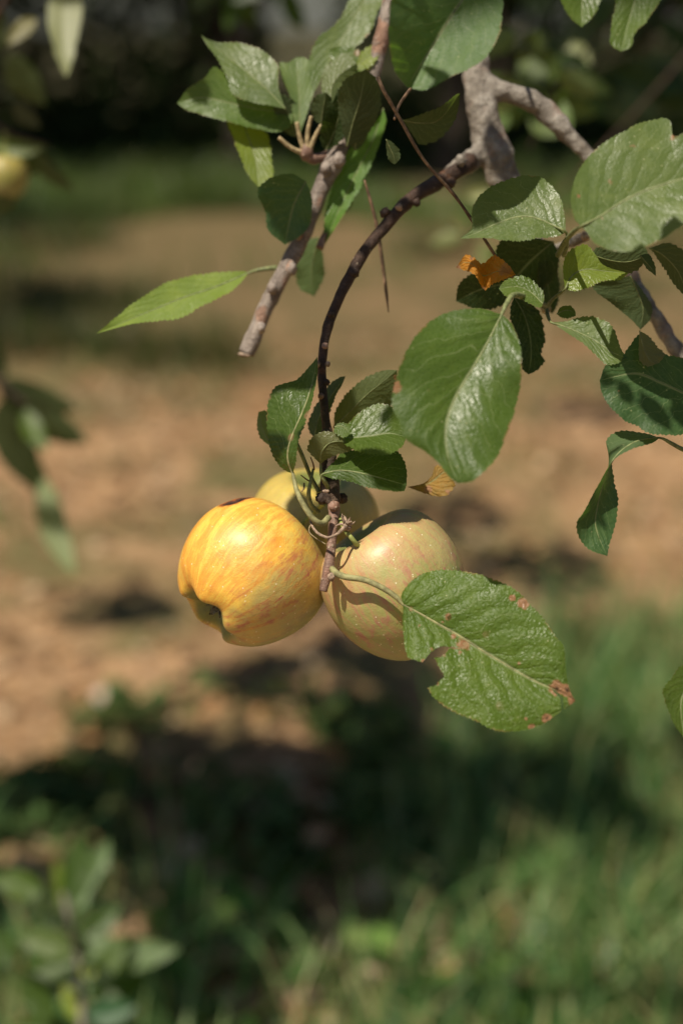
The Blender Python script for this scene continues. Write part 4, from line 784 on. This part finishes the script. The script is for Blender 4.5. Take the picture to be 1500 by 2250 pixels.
# ================================================================== APPLES
PROF = [(0, .47), (.06, .48), (.12, .56), (.2, .69), (.32, .79), (.48, .835), (.68, .775), (.86, .58), (.97, .28), (1.0, 0.02), (.965, -.25), (.87, -.50), (.73, -.70), (.56, -.815), (.42, -.835), (.30, -.78), (.2, -.68), (.12, -.60), (.05, -.57), (0, -.565)]
def apple(px, py, D, rpx, axis, mat, label, hs=1.0, taper=0.0, lean=(0, 0), spots=(), stem=None, seed=0, calyx=True, nu=150, nv=110, basin=1.0, group='apples hanging on the spur', bulge=0.035, spin=0.0, parent_name='apple', dents=()):
    """axis: direction of the stem end in camera space (right, up, towards camera)"""
    a = RIGHT*axis[0]+UP*axis[1]+BACK*axis[2]; a /= np.linalg.norm(a)
    x = np.cross(a, BACK); x /= np.linalg.norm(x); y = np.cross(a, x)
    c = P(px, py, D); rad = mm(rpx, D)
    prof = catmull(np.array([((p[0]*basin if (p[1] < -.5 and p[0] < .5) else p[0]), p[1] if not (p[1] > -.72 and p[1] < -.5 and p[0] < .3) else p[1]+.16*(basin-1)*4*(1-p[0]), 0) for p in PROF]), nv)
    V, W, F = [], [], []
    for i in range(nv):
        r0, z0 = prof[i, 0], prof[i, 1]*hs
        for k in range(nu):
            th = 2*math.pi*k/nu+spin
            tf = 1 + taper*z0
            r1 = max(0, r0)*tf*(1+bulge*0.5*math.cos(5*th+seed)*np.clip(-z0, 0, 1)+bulge*mnoise.noise(Vector((math.cos(th)*.9, math.sin(th)*.9, z0*.8+seed))))
            zz = z0 + (0.05*math.cos(5*th+seed)*max(0, 1-abs(r0-.45)/.3) if z0 < -.5 else 0) + bulge*.8*mnoise.noise(Vector((math.cos(th)*r0, math.sin(th)*r0, seed+3)))
            V.append((r1*math.cos(th)+lean[0]*zz, r1*math.sin(th)+lean[1]*zz, zz))
    V = np.array(V)
    for i in range(nv-1):
        for k in range(nu): F.append((i*nu+k, (i+1)*nu+k, (i+1)*nu+(k+1) % nu, i*nu+(k+1) % nu))
    # marks given as camera-space directions
    dm = np.zeros(len(V)); Bm = np.stack([x, y, a], 1)
    for (sx, sy, sz, sr, dep) in spots:
        dv = RIGHT*sx+UP*sy+BACK*sz; dv /= np.linalg.norm(dv); loc = Bm.T@dv
        nn = V/np.linalg.norm(V, axis=1)[:, None]; ang = np.arccos(np.clip(nn@loc, -1, 1)); m_ = np.clip(1-ang/sr, 0, 1); dm = np.maximum(dm, m_*1.15)
        V = V*(1-dep*np.clip(m_*1.6-.5, 0, 1)[:, None])
    root = thing(parent_name, label, 'apple', c, group)
    Mx = Matrix(((x[0]*rad, y[0]*rad, a[0]*rad, 0), (x[1]*rad, y[1]*rad, a[1]*rad, 0), (x[2]*rad, y[2]*rad, a[2]*rad, 0), (0, 0, 0, 1)))
    me = mesh_np('flesh', V, F); fattr(me, 'dmg', dm)
    body = bpy.data.objects.new('flesh', me); COL.objects.link(body); me.materials.append(mat); body.parent = root
    body.matrix_basis = Mx
    if np.linalg.det(Bm) < 0: me.flip_normals()
    # calyx: five dried sepals and a tuft
    if calyx:
        Vs, Fs, off = [], [], 0; r = np.random.RandomState(seed+3)
        for k in range(5):
            th = 2*math.pi*k/5+.3; d = np.array([math.cos(th), math.sin(th), 0]); sd = np.array([-math.sin(th), math.cos(th), 0]); cz = (-.57+.14*(basin-1)*4)*hs
            for j, (ra, z, wd) in enumerate(((.03, 0, .06), (.11, -.05, .085), (.18, -.13, .06), (.15+.10*r.rand(), -.24, .006))):
                for s_ in (-1, 1): Vs.append(d*ra+sd*wd*s_+np.array([lean[0]*cz, lean[1]*cz, cz+z]))
            for j in range(3): Fs.append((off+2*j, off+2*j+1, off+2*j+3, off+2*j+2))
            off += 8
        for k in range(9):
            th = r.rand()*6.3; d = np.array([math.cos(th), math.sin(th), 0]); cz = (-.56+.14*(basin-1)*4)*hs; o0 = np.array([lean[0]*cz, lean[1]*cz, 0])
            tv, tf_, _ = tube([o0+d*.02+[0, 0, cz], o0+d*.05+[0, 0, cz-.13], o0+d*.13+[0, 0, cz-.24]], [.02, .014, .007], 5, 6); Vs += list(tv); Fs += [tuple(q_+off for q_ in f) for f in tf_]; off += len(tv)
        cm = mesh_np('calyx', np.array(Vs), Fs); co = bpy.data.objects.new('calyx', cm); COL.objects.link(co); cm.materials.append(M['calyx']); co.parent = root; co.matrix_basis = Mx
    if stem:
        b0 = c+a*rad*.46*hs+(x*lean[0]+y*lean[1])*rad*.46*hs
        pts = [b0]+[P(*q) for q in stem]; V2, F2, _ = tube(pts, [mm(6, D), mm(5, D)]+[mm(5, D)]*(len(stem)-2)+[mm(6.5, D)] if len(stem) > 1 else [mm(6, D), mm(6, D)], 10, 24)
        V2 = V2-c; so_ = link('stem', mesh_np('stem', V2, F2), M['apple_stem']); so_.parent = root
    return root
M['calyx'] = plain_material('calyx', (0.46, 0.42, 0.27), 0.8, 12, 0.6, 0.02)
M['apple_stem'] = plain_material('apple_stem', (0.30, 0.33, 0.09), 0.5, 300, 0.3)
AX1 = np.array([.67, .65, -.37]); AX1 /= np.linalg.norm(AX1); _x = np.cross(AX1, [0, 0, 1]); _x /= np.linalg.norm(_x); _y = np.cross(AX1, _x)
_d = np.array([-.62, .66, .42]); A1DIR = [float(_d@_x), float(_d@_y), float(_d@AX1)]
A1 = apple_material('apple_skin_yellow', (0.56, 0.43, 0.13), (0.93, 0.61, 0.095), (0.80, 0.32, 0.035), (0.50, 0.165, 0.10), 0.75, tuple(A1DIR), (-0.25, 0.65))
A2 = apple_material('apple_skin_pale', (0.37, 0.37, 0.12), (0.52, 0.43, 0.17), (0.57, 0.31, 0.15), (0.47, 0.20, 0.14), 1.0, (0, 0, 1), (-.2, .9))
A3 = apple_material('apple_skin_green', (0.33, 0.32, 0.06), (0.62, 0.47, 0.10), (0.52, 0.38, 0.10), (0.45, 0.33, 0.10), 0.5, (0, 0, 1), (-.2, .7))
A4 = apple_material('apple_skin_olive', (0.28, 0.28, 0.05), (0.42, 0.36, 0.07), (0.36, 0.28, 0.08), (0.34, 0.26, 0.08), 0.4, (0, 0, 1), (-.2, .7))
apple(552, 1261, .636, 163, tuple(AX1), A1, 'yellow-orange apple on the left with a dark blemish on its top edge', hs=.97, taper=.03, basin=1.07, spots=[(-.24, .96, .17, .26, .05), (-.12, .98, .10, .22, .03)], stem=[(685, 1130, .632), (712, 1105, .622)], seed=1, bulge=.055)
apple(870, 1288, .628, 156, (-.55, .80, .12), A2, 'pale green apple with pinkish blush behind the damaged leaf', hs=1.08, taper=.06, stem=[(788, 1200, .606), (772, 1182, .602), (757, 1163, .606), (738, 1120, .614)], seed=4, calyx=False)
apple(690, 1172, .702, 147, (.1, .93, .30), A3, 'greenish yellow apple behind the twig, mostly hidden by its neighbours', hs=1.0, stem=[(700, 1075, .665), (708, 1060, .64), (715, 1050, .625)], seed=8)

# ================================================================== blurred branch on the left edge
lb = thing('apple_branch', 'strongly blurred leafy branch hanging at the left edge below the top left apple', 'branch', P(-60, 780, 1.25))
tube_obj('twig', [(-140, 700, 1.25), (-40, 790, 1.25), (10, 850, 1.25), (60, 890, 1.25)], [10, 9, 8, 5], M['twig'], lb, nseg=10, n=30)
for (b, t_, wl, wr, c, tl, D) in (((0, 850), (195, 975), 36, 34, G4, (0, -.6), 1.25), ((5, 835), (175, 900), 24, 26, G4, (0, -.6), 1.25), ((0, 880), (70, 1072), 32, 30, G4, (.2, -.5), 1.24), ((30, 900), (120, 1120), 22, 24, G4, (.2, -.5), 1.26),
                              ((95, 1050), (165, 1265), 26, 26, (0.26, 0.30, 0.15), (0, .3), 1.27), ((55, 900), (105, 990), 18, 20, G2, (0, .5), 1.24), ((-60, 700), (15, 830), 30, 34, G4, (0, -.5), 1.25), ((-50, 1000), (2, 1150), 10, 10, GP, (0, .3), 1.25)):
    leaf(lb, D, *auto(b, t_, wl*1.2, wr*1.2, .05), col=c, tilt=tl, nt=30, ns=6, mat='leaf_soft', face=1 if tl[1] > 0 else -1)
# branch with the yellow apple, top left
tl_ = thing('apple_branch', 'strongly blurred branch with leaves around the small apple at the top left', 'branch', P(-80, 200, 1.0))
tube_obj('twig', [(-160, 100, 1.0), (-60, 230, 1.0), (20, 290, 1.0), (110, 320, 1.0)], [9, 8, 7, 4], M['twig'], tl_, nseg=10, n=30)
tube_obj('twig', [(-60, 230, 1.0), (-20, 60, .98), (60, -60, .97), (160, -120, .96)], [8, 8, 7, 6], M['twig'], tl_, nseg=10, n=30)
for (b, t_, wl, wr, c, tl, D) in (((160, -90), (146, 170), 38, 34, (0.26, 0.28, 0.15), (0, .3), .93), ((80, 40), (15, 100), 18, 18, (0.19, 0.17, 0.06), (0, .2), .98), ((-20, 315), (110, 318), 20, 22, (0.16, 0.19, 0.04), (0, .1), 1.0),
                              ((60, 320), (165, 420), 18, 18, G4, (0, -.6), 1.0), ((-30, 350), (120, 360), 30, 26, G4, (0, -.6), 1.02), ((40, 440), (-60, 480), 20, 20, G4, (0, -.6), 1.0), ((30, 230), (90, 280), 18, 18, (0.10, 0.09, 0.04), (0, .1), 1.0),
                              ((0, 20), (-60, 150), 40, 40, G4, (0, -.6), 1.05), ((20, 120), (100, 230), 34, 34, G4, (0, -.6), 1.05)):
    leaf(tl_, D, *auto(b, t_, wl, wr, .05), col=c, tilt=tl, nt=30, ns=6, mat='leaf_soft', face=1 if tl[1] > 0 else -1)
apple(12, 388, 1.0, 50, (.1, 1, .1), A4, 'small blurred yellow apple cut by the left edge', stem=[(10, 320, 1.0), (12, 290, 1.0)], seed=12, nu=48, nv=40, group='apples further back')

# ================================================================== foliage behind, upper right
def back_branch(label, path, rp, leaves, seed, D, region, cols, sz=(40, 75), mat='leaf_soft'):
    t = thing('apple_branch', label, 'branch', P(path[0][0], path[0][1], D), 'blurred branches in the upper right')
    tube_obj('twig', [(x, y, D) for x, y in path], rp, M['twig'], t, nseg=10, n=30)
    r = random.Random(seed)
    for i in range(leaves):
        x, y = r.uniform(region[0], region[2]), r.uniform(region[1], region[3]); a = r.uniform(0.1, 3.0)+ (0 if r.random() < .8 else 3.1); s = r.uniform(*sz)*1.35
        tt_ = (r.uniform(-.5, .3), r.uniform(-.6, .8)); wd = s*r.uniform(.2, .32)
        leaf(t, D+r.uniform(-.12, .12), *auto((x, y), (x+s*math.cos(a), y+s*math.sin(a)), wd, wd, r.uniform(-.08, .08)), col=r.choice(cols), tilt=tt_, nt=14, ns=3, mat=mat, face=r.choice((1, 1, -1)), seed=i)
C1_ = [G2, G4, GP, (0.26, 0.27, 0.10), (0.16, 0.22, 0.08), G4]
back_branch('blurred leafy branch seen between the two arms of the fork', [(1500, -100), (1330, 60), (1220, 200), (1160, 330)], [4, 4, 3, 2], 26, 3, 1.05, (1110, 60, 1260, 300), C1_, (45, 80))
back_branch('blurred leafy branch behind the lower fork and the pale leaf', [(1560, 60), (1400, 240), (1250, 400), (1130, 500)], [4, 4, 3, 2], 22, 5, 1.2, (980, 390, 1240, 560), C1_, (35, 60))
back_branch('dark blurred branch filling the top right corner', [(1620, -160), (1480, 0), (1400, 120)], [14, 10, 6], 46, 9, 1.5, (1290, -60, 1540, 210), [G4, (0.035, 0.07, 0.025)], (60, 95))
back_branch('dark blurred branch above the left leaves', [(760, -200), (620, -60), (560, 20)], [10, 8, 5], 26, 13, 1.3, (430, -150, 640, -20), [G4, G1], (50, 80))

# ================================================================== sapling at the lower left
sap = thing('apple_sapling', 'small blurred leafy sapling in the lower left corner', 'sapling', P(195, 3213, 1.28))
tube_obj('stem', [(195, 3213, 1.28), (200, 3000, 1.28), (195, 2500, 1.28), (188, 2330, 1.28), (180, 2220, 1.28), (172, 2110, 1.28), (150, 2010, 1.28), (140, 1960, 1.28)], [14, 12, 10, 9, 8, 7, 6, 5], M['bough'], sap, nseg=10, n=50)
SLV = [((150, 1990), (175, 1832), 30, 34, G1, (.1, .3)), ((165, 2000), (240, 1842), 34, 24, (0.15, 0.21, 0.09), (0, .4)), ((95, 1960), (-20, 1930), 32, 30, G2, (0, .4)), ((140, 1990), (120, 1890), 16, 18, G3, (.2, .3)), ((170, 2080), (395, 2085), 34, 46, (0.13, 0.19, 0.08), (0, .5)),
       ((160, 2090), (40, 2060), 30, 30, GP, (0, .3)), ((165, 2110), (50, 2150), 34, 34, G1, (0, .4)), ((185, 2060), (265, 1985), 20, 26, G1, (0, .4)), ((190, 2160), (280, 2060), 26, 26, GP, (0, .3)), ((180, 2150), (60, 2200), 30, 30, G4, (0, .3)),
       ((185, 2150), (205, 2110), 16, 16, (0.28, 0.32, 0.05), (0, .4)), ((175, 2240), (140, 2165), 22, 22, (0.27, 0.32, 0.05), (0, .4)), ((195, 2190), (330, 2140), 26, 30, G1, (0, .4)), ((190, 2230), (300, 2210), 30, 30, (0.06, 0.13, 0.06), (0, .3)),
       ((190, 2260), (330, 2270), 34, 30, G2, (0, .5)), ((180, 2280), (20, 2260), 30, 34, G1, (0, .4)), ((185, 2120), (250, 2150), 22, 22, G4, (0, .2)), ((160, 2040), (90, 2010), 20, 22, G4, (0, .2)), ((120, 2240), (40, 2160), 30, 30, G1, (0, .2)), ((30, 2120), (-40, 2040), 30, 30, G1, (0, .4))]
for i, (b, t_, wl, wr, c, tl) in enumerate(SLV):
    leaf(sap, 1.28+.05*math.sin(i*2.3), *auto(b, t_, wl, wr, .04), col=c, tilt=tl, nt=30, ns=6, mat='leaf_soft')

# ================================================================== unseen leaves added above the frame to shade the picture
def shade_leaf(px, py, D, dist, size_px, seed):
    """unseen leaves added between the sun and the given spot to shade it"""
    c = P(px, py, D)+SUN*dist; r = np.random.RandomState(seed); n = 2 if size_px < 70 else 5
    return leaf_cards(n, c+r.randn(n, 3)*mm(size_px, D)*.18, mm(size_px, D)*1.9, FILLC, seed, flat=.55)
SL = [(620, 990, .61, .34, 50), (1180, 600, .65, .35, 60), (1440, 925, .60, .30, 40), (1385, 905, .60, .30, 36), (1345, 850, .60, .30, 30), (1110, 690, .65, .4, 50), (1165, 790, .64, .36, 45), (840, 500, .65, .4, 50), (760, 620, .64, .4, 60), (940, 410, .66, .4, 50), (860, 920, .61, .36, 36), (630, 460, .66, .3, 60),
      (1110, 380, .69, .4, 40), (890, 1130, .61, .4, 36), (800, 210, .66, .3, 50), (960, 415, .66, .36, 50), (880, 465, .65, .36, 50), (800, 555, .64, .36, 40), (735, 690, .63, .36, 40), (1110, 540, .65, .35, 60), (790, 240, .66, .3, 60), (760, 200, .66, .3, 40), (1500, 925, .6, .30, 40), (1560, 900, .6, .30, 50), (1300, 1120, .6, .33, 50), (1340, 1000, .6, .33, 50), (950, 270, .64, .33, 60), (650, 440, .66, .3, 50), (430, 200, .68, .3, 40), (690, 240, .67, .3, 30), (665, 520, .675, .3, 45), (730, 1060, .617, .36, 40), (750, 1120, .675, .42, 72), (790, 1120, .675, .42, 80), (770, 1070, .68, .4, 75), (700, 1240, .68, .42, 75), (810, 1080, .69, .42, 75)]
cards_obj('added_shade_leaves', [shade_leaf(*a, seed=i+50) for i, a in enumerate(SL)], M['crown'], overhead)
